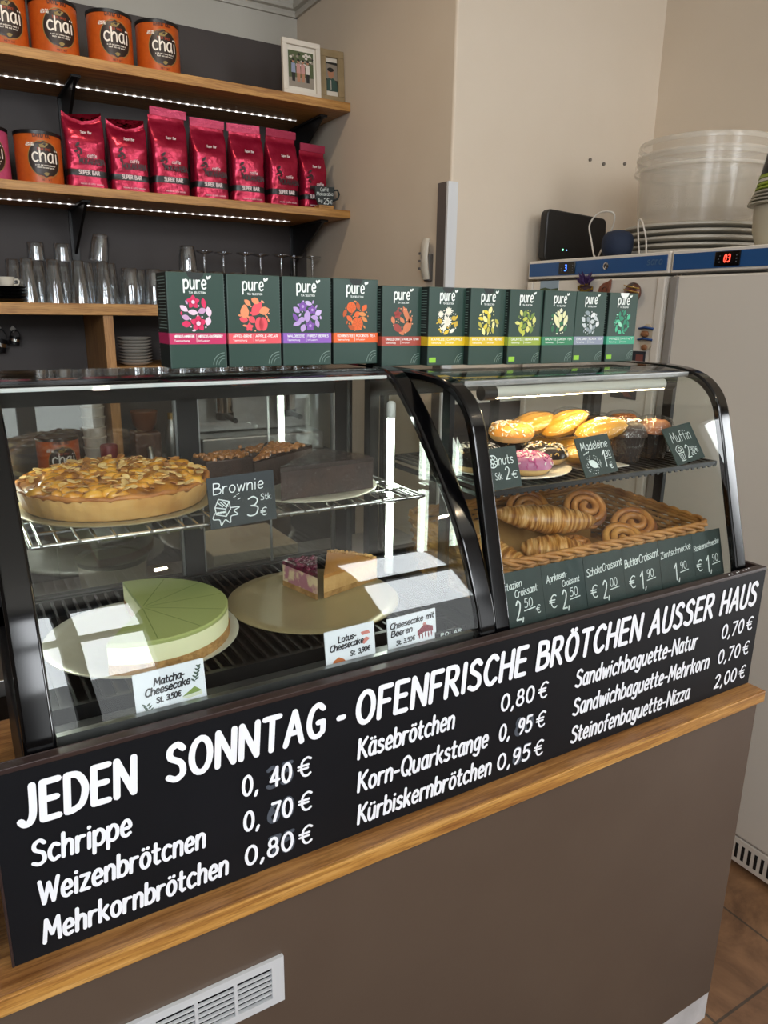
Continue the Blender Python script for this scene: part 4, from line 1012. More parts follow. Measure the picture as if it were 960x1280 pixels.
# ================================================================== TEA BOXES
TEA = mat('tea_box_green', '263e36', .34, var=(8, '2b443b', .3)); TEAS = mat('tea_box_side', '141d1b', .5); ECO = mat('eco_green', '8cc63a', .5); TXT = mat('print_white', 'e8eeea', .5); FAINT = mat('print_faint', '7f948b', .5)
_shape = shape
def motif(m, f, cx, cz, R, kind, nm, seed):
    def shape(m, pts, f, mi=0): _shape(m, pts, lambda u, v: f(u, v, .35*mi), mi)
    rg = random.Random(seed); used = []
    def put(fn, u, v, rad): used.append((u, v, rad)); fn(cx+u*R, cz+v*R)
    def flower(r, mi, n=5, mc=None):
        def g_(x, y):
            for k in range(n): a = 2*PI*k/n+.3; shape(m, leaf(x+r*.52*math.cos(a), y+r*.52*math.sin(a), r*1.02, r*(.36 if n == 5 else .17), a), f, mi)
            if mc is not None: shape(m, ell(x, y, r*.28, r*.28, 10), f, mc)
        return g_
    def slice_c(r, mi, mc):
        def g_(x, y):
            shape(m, ell(x, y, r, r, 18), f, mi)
            for k in range(8): a = 2*PI*k/8; ribbon(m, [(x+.2*r*math.cos(a), y+.2*r*math.sin(a)), (x+.85*r*math.cos(a), y+.85*r*math.sin(a))], r*.035, lambda u, v: f(u, v, 1) , mc, 0)
        return g_
    def fruit(r, mi, pear=False):
        def g_(x, y):
            if pear: shape(m, [(x+r*.8*math.sin(a)*(1-.35*max(0, math.cos(a))), y+r*1.15*math.cos(a)) for a in [2*PI*k/20 for k in range(20)]], f, mi)
            else: shape(m, ell(x-r*.3, y, r*.7, r, 16), f, mi); shape(m, ell(x+r*.3, y, r*.7, r, 16), f, mi)
        return g_
    def lf(L, w, a, mi): return lambda x, y: shape(m, leaf(x, y, L, w, a), f, mi)
    if kind == 0: put(flower(R*.46, 0, 5, 2), .05, -.5, .45); put(flower(R*.38, 0, 5, 2), -.2, .68, .36)
    if kind == 1: put(fruit(R*.34, 1, True), -.62, .2, .36); put(fruit(R*.40, 0), .42, -.52, .44); put(lf(R*1.0, R*.3, .9, 0), .15, .35, .36); put(lf(R*.7, R*.24, .3, 1), .62, .25, .3); put(flower(R*.26, 0), -.35, -.7, .26)
    if kind == 2: put(flower(R*.34, 0, 5, 1), -.3, .55, .3); put(flower(R*.3, 0, 5, 1), .35, .35, .3); put(lf(R*.8, R*.22, 1.5, 1), 0, -.05, .3); put(flower(R*.34, 0, 5, 1), .2, -.62, .3)
    if kind == 3: put(slice_c(R*.34, 0, 1), -.35, .55, .34); put(slice_c(R*.42, 0, 1), .1, -.5, .42)
    if kind == 4: put(lf(R*1.3, R*.2, -1.1, 0), .35, .45, .35); put(lf(R*1.1, R*.3, .9, 0), .45, -.45, .4); put(flower(R*.34, 1), -.4, .45, .35); put(lf(R*.9, R*.26, -.6, 1), -.4, -.5, .36)
    if kind == 5: put(flower(R*.42, 2, 12, 1), 0, -.02, .4); put(flower(R*.34, 2, 12, 1), .1, .7, .32); put(flower(R*.26, 2, 12, 1), -.6, .5, .26)
    if kind == 8: put(lf(R*1.3, R*.22, -1.0, 1), -.3, .1, .4); put(lf(R*.9, R*.2, 1.2, 1), .65, .15, .3); put(lf(R*.7, R*.2, 1.3, 1), .05, .3, .3); put(flower(R*.2, 2), .1, .9, .2)
    k = 0
    while k < 420:
        k += 1; u, v = rg.uniform(-1, 1), rg.uniform(-1, 1); big = rg.random(); rad = .24 if k < 200 else .11
        if u*u+v*v > (1-rad*.6)**2: continue
        if any((u-a)**2+(v-b)**2 < (rad*.72+c*.78)**2 for a, b, c in used): continue
        if rad > .2: put(lf(R*rg.uniform(.5, .62), R*rg.uniform(.13, .19), rg.uniform(0, 6.28), rg.choice(nm)), u, v, rad)
        elif big < .6: put(lambda x, y: shape(m, ell(x, y, R*.05, R*.05, 8), f, nm[-1]), u, v, rad)
        else: put(lf(R*.26, R*.06, rg.uniform(0, 6.28), rg.choice(nm)), u, v, rad)
TB = [  # front-left x, front y, z, band colour, motif colours, words, eco mark
 (.307, 1.165, .0905, 'c2255e', ['d3235a', 'c79ac0', 'e9c6d8'], 'HIBISKUS-HIMBEERE', 'HIBISCUS-RASPBERRY', 'pink band and red hibiscus flowers', 0),
 (.4015, 1.166, .0905, 'e2545f', ['e8505c', 'ef8f62', 'f0a07a'], 'APFEL-BIRNE', 'APPLE-PEAR', 'coral band with a pear and an apple', 0),
 (.4970, 1.167, .0890, '8f5cb8', ['7e4fa6', 'b79ad0', 'c9b3de'], 'WALDBEERE', 'FOREST BERRIES', 'violet band and purple berries', 0),
 (.5910, 1.168, .0885, 'e8622a', ['e0642c', 'b8521f', 'd98a4a'], 'ROOIBOSTEE', 'ROOIBOS TEA', 'orange band and orange slices', 0),
 (.6830, 1.158, .0830, 'a8483a', ['cf7a52', '9c3f38', 'e2a27c'], 'VANILLE CHAI', 'VANILLA CHAI', 'brick red band and reddish seed pods', 0),
 (.7680, 1.138, .0830, 'e0bf26', ['c9a93a', 'e3c23c', 'f2eedd'], 'KAMILLE', 'CAMOMILE', 'yellow band and white daisies', 1),
 (.8520, 1.124, .0830, 'd9bb2a', ['d9c83e', 'b9b24a', 'e9e29a'], 'KRÄUTER', 'FINE HERBS', 'yellow band and yellow herb leaves', 0),
 (.9360, 1.114, .0830, '93a83c', ['b9c04a', '6f8a3c', 'd2d47a'], 'GRÜNTEE', 'GREEN TEA ORANGE', 'lime green band and olive leaves', 1),
 (1.0195, 1.110, .0830, '2f8058', ['2a6a44', 'dfe0ae', 'e9ead0'], 'GRÜNTEE', 'GREEN TEA', 'dark green band and few cream petals', 0),
 (1.1040, 1.110, .0830, '8b93a6', ['8b979c', 'c3cbcd', 'dfe3e4'], 'EARL GREY', 'BLACK TEA', 'grey lilac band and silver leaves', 1),
 (1.1960, 1.110, .0850, '3fa583', ['4fb98f', '2f8a6a', '9fe0c4'], 'MINZE', 'MINT', 'mint green band and mint leaves, rightmost', 1)]
for i, (x, y, w, band, cols, l1, l2, desc, eco) in enumerate(TB):
    z = 1.5106 if i < 4 else 1.5062; h = .1445 if i < 4 else .1395; d = .058
    t = thing('tea_box', 'dark green tea box with %s' % desc, 'tea box', (x+w/2, y+d/2, z), 'tea boxes on top of the display cases', [.0, .01, -.008, .006, .0, .01, -.01, .006, .0, -.008, .012][i])
    MB().box(-w/2, w/2, -d/2, d/2, 0, h).build('carton', TEA, t, bevel=.0012, local=True)
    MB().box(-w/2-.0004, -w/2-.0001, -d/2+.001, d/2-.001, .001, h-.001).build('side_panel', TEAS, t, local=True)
    pal = [mat('tea_'+q, q, .5) for q in cols]; bm_ = mat('tea_band_'+band, band, .45)
    m = MB(); yf = -d/2
    f = lambda u, v, k=0: (u, yf-.0004-.0003*k, v)
    ribbon(m, [(-w/2, h*.315), (w/2, h*.315)], h*.058, f, 3, 0)
    m.box(-w/2-.0008, -w/2-.0005, -d/2, d/2, h*.257, h*.373, 3)
    motif(m, f, 0, h*.57, w*.30, i, [0, 1, 2], 20+i)
    fw_ = lambda u, v: f(u, v, 1)
    text(m, 'pure', -w*.22, h*.835, h*.135, f, .062, w*.19, .2, 0, 4, 4, 6); shape(m, leaf(w*.205, h*.950, w*.07, w*.018, 1.9), f, 4); shape(m, leaf(w*.245, h*.955, w*.08, w*.022, .8), f, 4)
    text(m, 'TEA SELECTION', -w*.13, h*.785, h*.020, f, .09, w*.16, .16, 0, 4, 2, 0)
    text(m, l1, -w*.42, h*.325, h*.028, fw_, .09, -w*.06, .16, 0, 4, 2, 0); text(m, l2, w*.0, h*.325, h*.028, fw_, .09, w*.44, .16, 0, 4, 2, 0)
    text(m, 'Teemischung', -w*.42, h*.285, h*.018, fw_, .09, -w*.16, .16, 0, 4, 2, 0); text(m, 'Infusion', w*.0, h*.285, h*.018, fw_, .09, w*.2, .16, 0, 4, 2, 0)
    ribbon(m, [(-w*.03, h*.275), (-w*.03, h*.36)], .0003, fw_, 4, 0)
    for r in (.11, .16, .21): ribbon(m, [(w*.46-w*r*math.cos(a), h*.03+w*r*math.sin(a)) for a in [PI/2*k/8 for k in range(9)]], .0005 if r > .2 else .0004, f, 5, 0)
    if eco: shape(m, [(-w*.46, h*.04), (-w*.28, h*.04), (-w*.28, h*.105), (-w*.46, h*.105)], f, 6)
    if i in (0, 3, 5, 6, 10): shape(m, [(w*.15*math.cos(a), h*.999+h*.075*math.sin(a)) for a in [PI+PI*k/12 for k in range(13)]], f, 4 if i == 10 else 7)
    for k in range(17):
        zz = h*(.42+.033*k)
        m.box(-w/2-.0010, -w/2-.0008, -d*.40, d*(.40-.1*((k*7) % 3)), zz, zz+.0012, 5)
    m.build('front_print', pal+[bm_, TXT, FAINT, ECO, TEAS], t, recalc=False, local=True)

# ================================================================== BACK WALL SHELVES
SY0, SY1 = 2.854, 3.284
Z1, Z2, Z3 = 2.400, 2.0014, 1.6159
def shelf(label, z, th, xa, xb):
    o = MB((xa, SY0, z)); o.box(xa, xb, SY0, SY1, z-th, z)
    return tag(o.build('wall_shelf', OAKS, bevel=.002), label, 'shelf', 'oak shelves on the dark back wall')
shelf('top oak shelf carrying the orange tins and photo frames', Z1, .032, -1.6, 1.5245)
shelf('middle oak shelf carrying the red coffee bags', Z2, .030, -1.6, 1.5245)
shelf('lowest oak shelf carrying the upside-down drinking glasses', Z3, .040, -1.6, 1.5245)
BRK = mat('bracket_black', '0f0f10', .4)
LEDM = bpy.data.materials.new('led_strip'); LEDM.use_nodes = True; nt = LEDM.node_tree; b = nt.nodes['Principled BSDF']
tc = nt.nodes.new('ShaderNodeTexCoord'); wv = nt.nodes.new('ShaderNodeTexWave'); wv.inputs['Scale'].default_value = 9.5; wv.wave_profile = 'SIN'; wv.bands_direction = 'X'
nt.links.new(tc.outputs['Object'], wv.inputs['Vector']); mm = nt.nodes.new('ShaderNodeMath'); mm.operation = 'POWER'; mm.inputs[1].default_value = 5
nt.links.new(wv.outputs['Fac'], mm.inputs[0]); ma = nt.nodes.new('ShaderNodeMath'); ma.operation = 'MULTIPLY_ADD'; ma.inputs[1].default_value = 4.5; ma.inputs[2].default_value = .2
nt.links.new(mm.outputs[0], ma.inputs[0]); nt.links.new(ma.outputs[0], b.inputs['Emission Strength']); b.inputs['Emission Color'].default_value = (1, .97, .93, 1)
for z, th, xb, w in ((Z1, .032, 1.40, 'top'), (Z2, .030, 1.365, 'middle')):
    o = MB((0, 3.105, z-th)); o.box(-1.55, xb, 3.1025, 3.1075, z-th-.0025, z-th-.0001)
    tag(o.build('led_strip', LEDM), 'thin glowing LED strip under the %s oak shelf' % w, 'led strip', 'LED strips under the shelves')
    for x, side in ((.515, 'left'), (1.455, 'right')):
        t = thing('shelf_bracket', '%s black bracket under the %s oak shelf' % (side, w), 'bracket', (x, 3.28, z-th-.24), 'black shelf brackets')
        zt = z-th
        MB().box(x-.016, x+.016, 3.272, 3.284, zt-.30, zt-.0002).box(x-.016, x+.016, 2.95, 3.272, zt-.008, zt-.0002).build('angle', BRK, t, bevel=.001)
        MB().prism([(3.271, zt-.165), (3.271, zt-.008), (2.96, zt-.008)], 'x', x-.005, x+.005).build('gusset', BRK, t)
for x, side in ((.515, 'left'), (1.455, 'right')):
    o = MB((x, 3.28, 1.62)); o.box(x-.014, x+.014, 3.278, 3.2845, 1.617, 1.67)
# chai tins
TIN = mat('tin_orange', 'c25a1c', .38, var=(60, 'b14e16', .2)); TINP = mat('tin_pink', 'c05078', .38, var=(60, 'aa4068', .2)); TLAB = mat('tin_label', '2a1a14', .4); TW = mat('tin_white', 'eee6dc', .45); TGR = mat('tin_ochre', '8f7a44', .5); TRED = mat('tin_red', 'a8401c', .5); TINK = mat('tin_ink', '4a1d0c', .5); LIDM = mat('tin_lid', '141213', .35)
def tin(label, x, z, rz, body, y=2.945, word='TIGER SPICE'):
    R = .0735; H = .163
    t = thing('chai_tin', label, 'tin', (x, y, z), 'chai tins on the wall shelves', rz)
    MB().lathe([(R-.003, .0002), (R, .002), (R, H-.014), (R-.001, H-.012)], n=56).build('can', body, t, smooth=40, local=True)
    MB().lathe([(R+.0012, H-.012), (R+.002, H-.002), (R-.002, H), (R-.008, H-.003), (0, H-.003)], n=56).build('lid', LIDM, t, smooth=40, local=True)
    cyl = lambda d: (lambda u, v: ((R+d)*math.sin(.845*u/R), -(R+d)*math.cos(.845*u/R), .872*v))
    m = MB(); f = cyl(.0005)
    rows = []
    for j in range(17):
        v = -1+j/8; wd = math.sqrt(max(0, 1-v*v)); rows.append([f(.060*wd*(-1+2*i/16), .086+.064*v) for i in range(17)])
    m.grid(rows, 0)
    g_ = cyl(.0009); ribbon(m, [(.061*math.cos(2*PI*k/40), .086+.0655*math.sin(2*PI*k/40)) for k in range(41)], .0012, g_, 3, 0)
    text(m, 'chaï', -.047, .076, .047, cyl(.0012), .062, .054, .16, 0, 1, 5, 6)
    text(m, 'DAVID RIO', -.038, .1615, .0155, g_, .09, .030, .22, 0, 4, 3, 4)
    text(m, word, -.026, .1165, .0075, g_, .1, .026, .22, 0, 2, 3, 0)
    text(m, 'LOW FAT', -.063, .137, .0055, g_, .13, -.036, .2, 0, 1, 2, 0); text(m, 'DECAF FREE', -.066, .130, .0055, g_, .13, -.034, .2, 0, 1, 2, 0)
    text(m, 'a rich and creamy blend of', -.036, .062, .0052, g_, .09, .040, .18, 0, 1, 2, 0); text(m, 'black tea and spices', -.030, .054, .0052, g_, .09, .034, .18, 0, 1, 2, 0)
    shape(m, leaf(0, .135, .040, .007, .35, 8), g_, 3); shape(m, leaf(-.005, .132, .026, .005, -.3, 8), g_, 3)
    shape(m, leaf(.002, .035, .022, .005, .1, 8), g_, 3); shape(m, leaf(.002, .031, .014, .004, .1, 8), g_, 3)
    text(m, 'NET WT', -.018, .010, .0055, g_, .1, .020, .22, 0, 4, 2, 0)
    m.build('label_print', [TLAB, TW, TRED, TGR, TINK], t, recalc=False, local=True, smooth=60)
TR = [.12, .10, .06, .02]
for k, (x, l) in enumerate(((.303, 'leftmost orange chai tin on the top shelf, cut by the photo edge'), (.458, 'second orange chai tin from the left on the top shelf'), (.636, 'third orange chai tin from the left on the top shelf'), (.799, 'rightmost orange chai tin on the top shelf'))):
    tin(l, x, Z1+.0003, TR[k], TIN)
tin('single orange chai tin beside the red coffee bags on the middle shelf', .372, Z2+.0003, .12, TIN)
tin('pink chai tin at the left end of the middle shelf', .208, Z2+.0003, .15, TINP, word='ORCA SPICE')
# coffee bags
FOIL = mat('foil_red', '960f30', .27, .55, var=(14, 'ab2344', .12), bump=(22, 1.0)); FOILP = mat('foil_pattern', 'c4566c', .4, .2); BAND = mat('bag_band', '151214', .35); BTX = mat('bag_text', 'd8c9cc', .5); BINK = mat('bag_ink', '14040a', .45)
def bag(label, x, z, rz, H=.285, w=.132, open_=False, y=2.955, seed=0):
    d = .082; rg = random.Random(seed)
    t = thing('coffee_bag', label, 'coffee bag', (x, y, z), 'red coffee bags on the middle shelf', rz)
    n = 40; rows = []; K = 26
    def ring(v):
        u = v/H
        sq = 1 if u < .62 else max(0, 1-(u-.62)/.30)
        dd = d*(.12+.88*sq**.8) if u > .62 else d*(1-.06*(1-u)); ww = w*(1-.05*math.sin(PI*min(1, u/.8)))
        if u > .92: dd = d*.05; ww = w*.97
        out = []
        for i in range(n):
            a = 2*PI*i/n; c_, s_ = math.cos(a), math.sin(a); p = .30
            xx = ww/2*math.copysign(abs(c_)**p, c_); yy = dd/2*math.copysign(abs(s_)**p, s_)
            bul = .006*math.sin(PI*min(1, u*1.15))*(1-(2*xx/ww)**2)
            wr = .0016*math.sin(u*19+xx*90+seed)+.0012*math.sin(u*43-xx*60+seed*2)
            yy += math.copysign(bul, s_)*(dd/d)+wr*(1 if s_ < 0 else -1)*(.3+.7*min(1, dd/d))
            out.append((xx, yy, v))
        return out
    for j in range(K+1):
        v = H*j/K; r_ = ring(v)
        if open_ and j > 20:
            r_ = [(a, b, c-(.030*(j-20)/6)*(1-(2*a/w)**2)+.010*(j-20)/6*(2*a/w if b > 0 else 0)) for a, b, c in r_]
        rows.append(r_)
    m = MB().grid(rows, 0, True); m.add(rows[0], [tuple(range(n))]); m.add(rows[-1], [tuple(range(n))])
    m.build('pouch', FOIL, t, smooth=60, local=True)
    fy = lambda off: (lambda u, v: (u, -d/2*(1-.06*(1-v/H))-.0085-.0002*off-.004*(v/H if v < .17 else .17/H-(v-.17)*9), v))
    m = MB()
    # black band all around, following the pouch
    b0, b1 = H*.165, H*.245; rr_ = []
    for v in (b0, (b0+b1)/2, b1): rr_.append([(q[0]*1.012, q[1]*1.016, q[2]) for q in ring(v)])
    m.grid(rr_, 0, True); m.build('black_band', BAND, t, smooth=60, local=True); m = MB()
    f = lambda u, v: (u, -d/2-.0095, v); f2 = lambda u, v: (u, -d/2-.0090, v)
    text(m, 'SUPER BAR', -.034, H*.182, .0125, f, .12, .036, .2, 0, 1, 3, 4)
    text(m, 'MOKARABIA', -.030, H*.315, .0190, f2, .072, .056, .14, 0, 2, 3, 4); text(m, 'caffe', -.002, H*.405, .0105, f2, .09, .030, .16, .1, 1, 3, 4)
    for (u, v, L, a) in ((-.030, .140, .022, .8), (-.025, .126, .020, -.4), (-.036, .118, .018, .2), (-.020, .115, .014, 1.2), (-.030, .104, .018, -.9)): shape(m, leaf(u, v, L, L*.2, a), f2, 2)
    text(m, 'Super Bar', -.018, H*.70, .008, lambda u, v: (u, -d/2-.0052, v), .08, .020, .16, .05, 1, 2, 4)
    text(m, 'miscela di caffe tostato', -.030, H*.055, .0055, f2, .07, .045, .16, 0, 1, 2, 0)
    m.build('lettering', [BAND, BTX, BINK], t, recalc=False, local=True)
    if not open_:
        m = MB().box(-w*.49, w*.49, -.004, .004, H-.001, H+.026)
        for k in range(7): m.box(-w*.49, w*.49, -.0052, -.004, H+.002+k*.0034, H+.0035+k*.0034)
        ob = m.build('seal', mat('foil_seal', 'b23a5a', .3, .5, bump=(40, .5)), t, local=True); ob.rotation_euler = (rg.uniform(-.2, .5), rg.uniform(-.03, .03), 0); ob.location = (0, 0, 0); ob.rotation_euler[0] = 0
BX = [.522, .668, .815, .966, 1.116, 1.262, 1.398]
for k, x in enumerate(BX):
    l = ['first red coffee bag from the left, its top cut open', 'second red coffee bag from the left, its top cut open', 'third red coffee bag from the left, tallest of the sealed ones', 'fourth red coffee bag from the left with a folded top seal', 'fifth red coffee bag from the left in the row', 'sixth red coffee bag from the left, second from the right', 'last red coffee bag at the right end beside the mug-shaped sign'][k]
    bag(l, x, Z2+.0003, [.03, -.02, .02, .0, -.03, .05, .02][k], [.252, .245, .276, .260, .260, .260, .224][k], [.135, .136, .136, .134, .134, .130, .112][k], k < 2, seed=k)
# mug-shaped slate sign
t = thing('mug_sign', 'small black mug-shaped chalk sign at the right end of the middle shelf', 'sign', (1.43, 2.87, Z2))
m = MB(); y0, y1 = 2.868, 2.876
m.prism([(1.372, 2.083), (1.458, 2.086), (1.456, 2.045), (1.446, 2.014), (1.388, 2.013), (1.376, 2.04)], 'y', y0, y1)
m.tube([(1.456, 2.872, 2.074), (1.474, 2.872, 2.077), (1.482, 2.872, 2.062), (1.476, 2.872, 2.044), (1.455, 2.872, 2.036)], .004, 8)
m.build('mug_board', SLATE, t)
MB().box(1.385, 1.450, 2.858, 2.900, Z2+.0002, Z2+.0125).build('wooden_base', OAKS, t)
m = MB(); f = front(y0-.0006); text(m, 'Caffé', 1.394, 2.066, .013, f, .06, 1.432, .16, .05, 0, 3, 4, rise=.06); text(m, 'Mokarabia', 1.378, 2.049, .013, f, .06, 1.452, .14, .05, 0, 3, 4, rise=.06)
text(m, '1kg', 1.384, 2.026, .012, f, .06, 1.404, .16, .05, 0, 3, 4); text(m, '25', 1.409, 2.020, .022, f, .06, 1.434, .16, .05, 0, 3, 4); text(m, '€', 1.438, 2.022, .014, f, .06, 1.449, .16, 0, 0, 3, 4)
m.build('lettering', CHALK, t, recalc=False)
# photo frames
def frame(name, label, x, y, z, w, h, rz, lean, fm, bw, draw, mats, sc=1.0):
    t = thing(name, label, 'photo frame', (x, y, z), None, rz); t.rotation_euler = (-lean, 0, rz)
    m = MB(); d = .016
    for a, b, c, e in ((-w/2, w/2, 0, bw), (-w/2, w/2, h-bw, h), (-w/2, -w/2+bw, bw, h-bw), (w/2-bw, w/2, bw, h-bw)): m.box(a, b, -d, 0, c, e)
    m.build('frame', fm, t, local=True, bevel=.0015)
    MB().box(-w/2+bw, w/2-bw, -.004, -.002, bw, h-bw).build('backing', mat('mount_white', 'd8d2c6', .6), t, local=True)
    m = MB(); draw(m, lambda u, v, k=0: (u*sc, -.0046-.0003*k, h/2+(v-.085)*sc)); m.build('photo', mats, t, local=True, recalc=False)
PG, PD, PSK, PBL, PWH, PGY, PPK = [mat('photo_'+n, c, .35) for n, c in (('green', '4f5a3c'), ('dark', '20211f'), ('skin', 'a9795f'), ('blue', '8b93ad'), ('white', 'cfc8c0'), ('grey', '8d8478'), ('pink', 'b98a84'))]
def people(m, f):
    shape(m, [(-.042, .035), (.042, .035), (.042, .135), (-.042, .135)], f, 0); shape(m, [(-.042, .035), (.042, .035), (.042, .065), (-.042, .060)], lambda u, v: f(u, v, 1), 5)
    rg = random.Random(2)
    for k in range(34): u, v = rg.uniform(-.038, .038), rg.uniform(.088, .132); shape(m, ell(u, v, .005, .0035, 7), lambda a, b: f(a, b, 1), rg.choice([0, 1, 4, 5]))
    for u, top, leg in ((-.026, 3, 1), (-.009, 6, 2), (.006, 6, 2), (.022, 4, 1)):
        shape(m, [(u-.005, .050), (u+.005, .050), (u+.006, .076), (u-.006, .076)], lambda a, b: f(a, b, 2), leg); shape(m, [(u-.007, .074), (u+.007, .074), (u+.006, .100), (u-.006, .100)], lambda a, b: f(a, b, 3), top)
        shape(m, ell(u, .106, .0042, .0055, 10), lambda a, b: f(a, b, 4), 2); shape(m, ell(u, .1095, .0045, .0035, 8), lambda a, b: f(a, b, 5), 1)
frame('photo_frame', 'white photo frame with a group picture on the top shelf', 1.333, 2.900, Z1+.0006, .158, .195, .0, .05, mat('frame_white', 'd6cec2', .5), .018, people, [PG, PD, PSK, PBL, PWH, PGY, PPK], 1.25)
def portrait(m, f):
    shape(m, [(-.032, .035), (.032, .035), (.032, .140), (-.032, .140)], f, 1); shape(m, [(-.028, .080), (.030, .075), (.030, .130), (-.02, .134)], lambda u, v: f(u, v, 1), 5)
    shape(m, [(-.030, .036), (.026, .036), (.022, .070), (.006, .084), (-.012, .082), (-.027, .066)], lambda u, v: f(u, v, 2), 0); shape(m, ell(-.002, .098, .013, .018, 14), lambda u, v: f(u, v, 3), 2); shape(m, ell(-.003, .112, .014, .008, 12), lambda u, v: f(u, v, 4), 1)
    ribbon(m, [(-.003, .04), (-.003, .075)], .0012, lambda u, v: f(u, v, 4), 4, 0)
frame('photo_frame', 'beige photo frame with a portrait at the right end of the top shelf', 1.472, 2.915, Z1+.0006, .104, .192, -.06, .08, mat('frame_beige', '9d8a68', .5, var=(20, '8a7858', .2)), .026, portrait, [mat('photo_teal', '35504a', .4), PD, PSK, PBL, PWH, PGY, PPK])
# drinking glasses
def tall_glass(h=.146, rt=.0355, rb=.0215):
    # standing upside down: rim on the shelf
    return [(rt, .0), (rb+.001, h-.004), (rb-.002, h), (.0005, h), (.0005, h-.018), (rb-.0035, h-.020), (rt-.0022, .0)]
def short_glass(h=.128, rt=.0375, rb=.031):
    return [(rt, .0), (rt-.001, h*.45), (rb+.003, h*.55), (rb, h-.006), (rb-.004, h), (.0005, h), (.0005, h-.010), (rb-.006, h-.013), (rb, h*.55), (rt-.003, h*.45), (rt-.0025, 0)]
def wine_glass(h=.215):
    return [(.030, 0), (.036, .03), (.0385, .065), (.032, .095), (.010, .112), (.0052, .120), (.0048, .19), (.006, .203), (.035, .2115), (.038, .2142), (.038, .2158), (.0005, h+.0012), (.0005, .115), (.008, .110), (.0305, .093), (.037, .065), (.0345, .03), (.0288, 0)]
PT = MB().lathe(tall_glass(), n=28, caps=False).build('tall_glass', GLASSW, smooth=35); PS = MB().lathe(short_glass(), n=28, caps=False).build('tumbler', GLASSW, smooth=35); PW = MB().lathe(wine_glass(), n=28, caps=False).build('wine_glass', GLASSW, smooth=40)
tag(PT, '', 'glass', 'upside-down tall glasses on the lowest shelf'); tag(PS, '', 'glass', 'upside-down tumblers on the lowest shelf'); tag(PW, '', 'wine glass', 'upside-down wine glasses on the lowest shelf')
usedp = set()
def glass_at(P, x, y, z, label, rot=(0, 0, 0)):
    o = P if P not in usedp else P.copy()
    if P in usedp: COL.objects.link(o)
    usedp.add(P); o.location = (x, y, z); o.rotation_euler = rot; o['label'] = label
zg = Z3+.0004
for k, x in enumerate((.296, .378, .462, .545)): glass_at(PT, x, 2.925, zg, '%s tall upside-down glass from the left in the front row of the lowest shelf' % ORD[k])
for k, x in enumerate((.258, .338, .420, .503, .585)): glass_at(PT, x, 3.005, zg, '%s tall upside-down glass from the left in the second row of the lowest shelf' % ORD[k])
for k, x in enumerate((.300, .380, .540)): glass_at(PT, x, 3.085, zg, '%s tall upside-down glass from the left in the third row of the lowest shelf' % ORD[k])
for k, (x, y) in enumerate(((.640, 2.935), (.728, 2.935), (.812, 2.94), (.894, 2.94), (.976, 2.94), (1.058, 2.94))): glass_at(PS, x, y, zg, '%s tumbler from the left in the front row of the lowest shelf' % ORD[k])
for k, (x, y) in enumerate(((.688, 3.02), (.770, 3.02), (.852, 3.02), (.934, 3.02), (1.016, 3.02))): glass_at(PS, x, y, zg, '%s tumbler from the left in the second row of the lowest shelf' % ORD[k])
zz = zg+.1462
SG = MB().lathe([(.030, 0), (.0285, .055), (.026, .060), (.0005, .060), (.0005, .048), (.0255, .046), (.028, 0)], n=26, caps=False).build('small_glass', GLASSW, smooth=35); tag(SG, '', 'glass', 'small glasses stacked on the tall glasses')
glass_at(SG, .338, 3.005, zz, 'small glass standing on a tall glass, left of the pair'); glass_at(SG, .425, 3.005, zz, 'small glass standing on a tall glass, right of the pair')
MG = MB().lathe([(.036, 0), (.033, .06), (.028, .090), (.025, .093), (.0005, .093), (.0005, .083), (.026, .080), (.031, .06), (.0335, 0)], n=26, caps=False).build('beaker', GLASSW, smooth=35); tag(MG, '', 'glass', 'beakers on top of the other glasses')
glass_at(MG, .548, 3.0, zz+.0002, 'beaker leaning on top of the tall glasses beside the black bracket', (0, .16, 0)); MG.location.z += .007
glass_at(MG, .876, 2.985, zg+.1285, 'beaker standing on the tumblers above the first tea box')
for k, (x, y) in enumerate(((.985, 3.12), (1.070, 3.13), (1.155, 3.10), (1.235, 3.13), (1.318, 3.10), (1.392, 3.13), (1.462, 3.09))): glass_at(PW, x, y, zg, '%s upside-down wine glass from the left' % ORD[k])
# black saucers at the left end, with a white sugar dish on top
SAU = mat('saucer_black', '141416', .3, coat=.3)
for k in range(5):
    z = zg+.0105*k; o = MB((.232, 2.925, z)); o.lathe([(.030, 0), (.034, .001), (.058, .0095), (.060, .0105), (.057, .0108), (.034, .004), (.0, .004)], (.232, 2.925, z), 40)
    tag(o.build('saucer', SAU, smooth=40), '%s black saucer from the bottom of the stack on the lowest shelf' % ORD[k], 'saucer', 'black saucers on the lowest shelf')
z = zg+.0535-.0005
t = thing('cup', 'white cup on top of the black saucer stack', 'cup', (.225, 2.925, z))
MB().lathe([(.018, -.0055), (.022, -.003), (.028, .018), (.0295, .030), (.027, .030), (.024, .016), (.0, -.002)], (.225, 2.925, z), 30).build('bowl', mat('porcelain', 'd8d2c4', .2), t, smooth=40)
MB().tube([(.252, 2.925, z+.022), (.262, 2.925, z+.023), (.268, 2.925, z+.014), (.262, 2.925, z+.005), (.248, 2.925, z+.004)], .003, 8).build('handle', mat('porcelain', 'd8d2c4', .2), t, smooth=60)
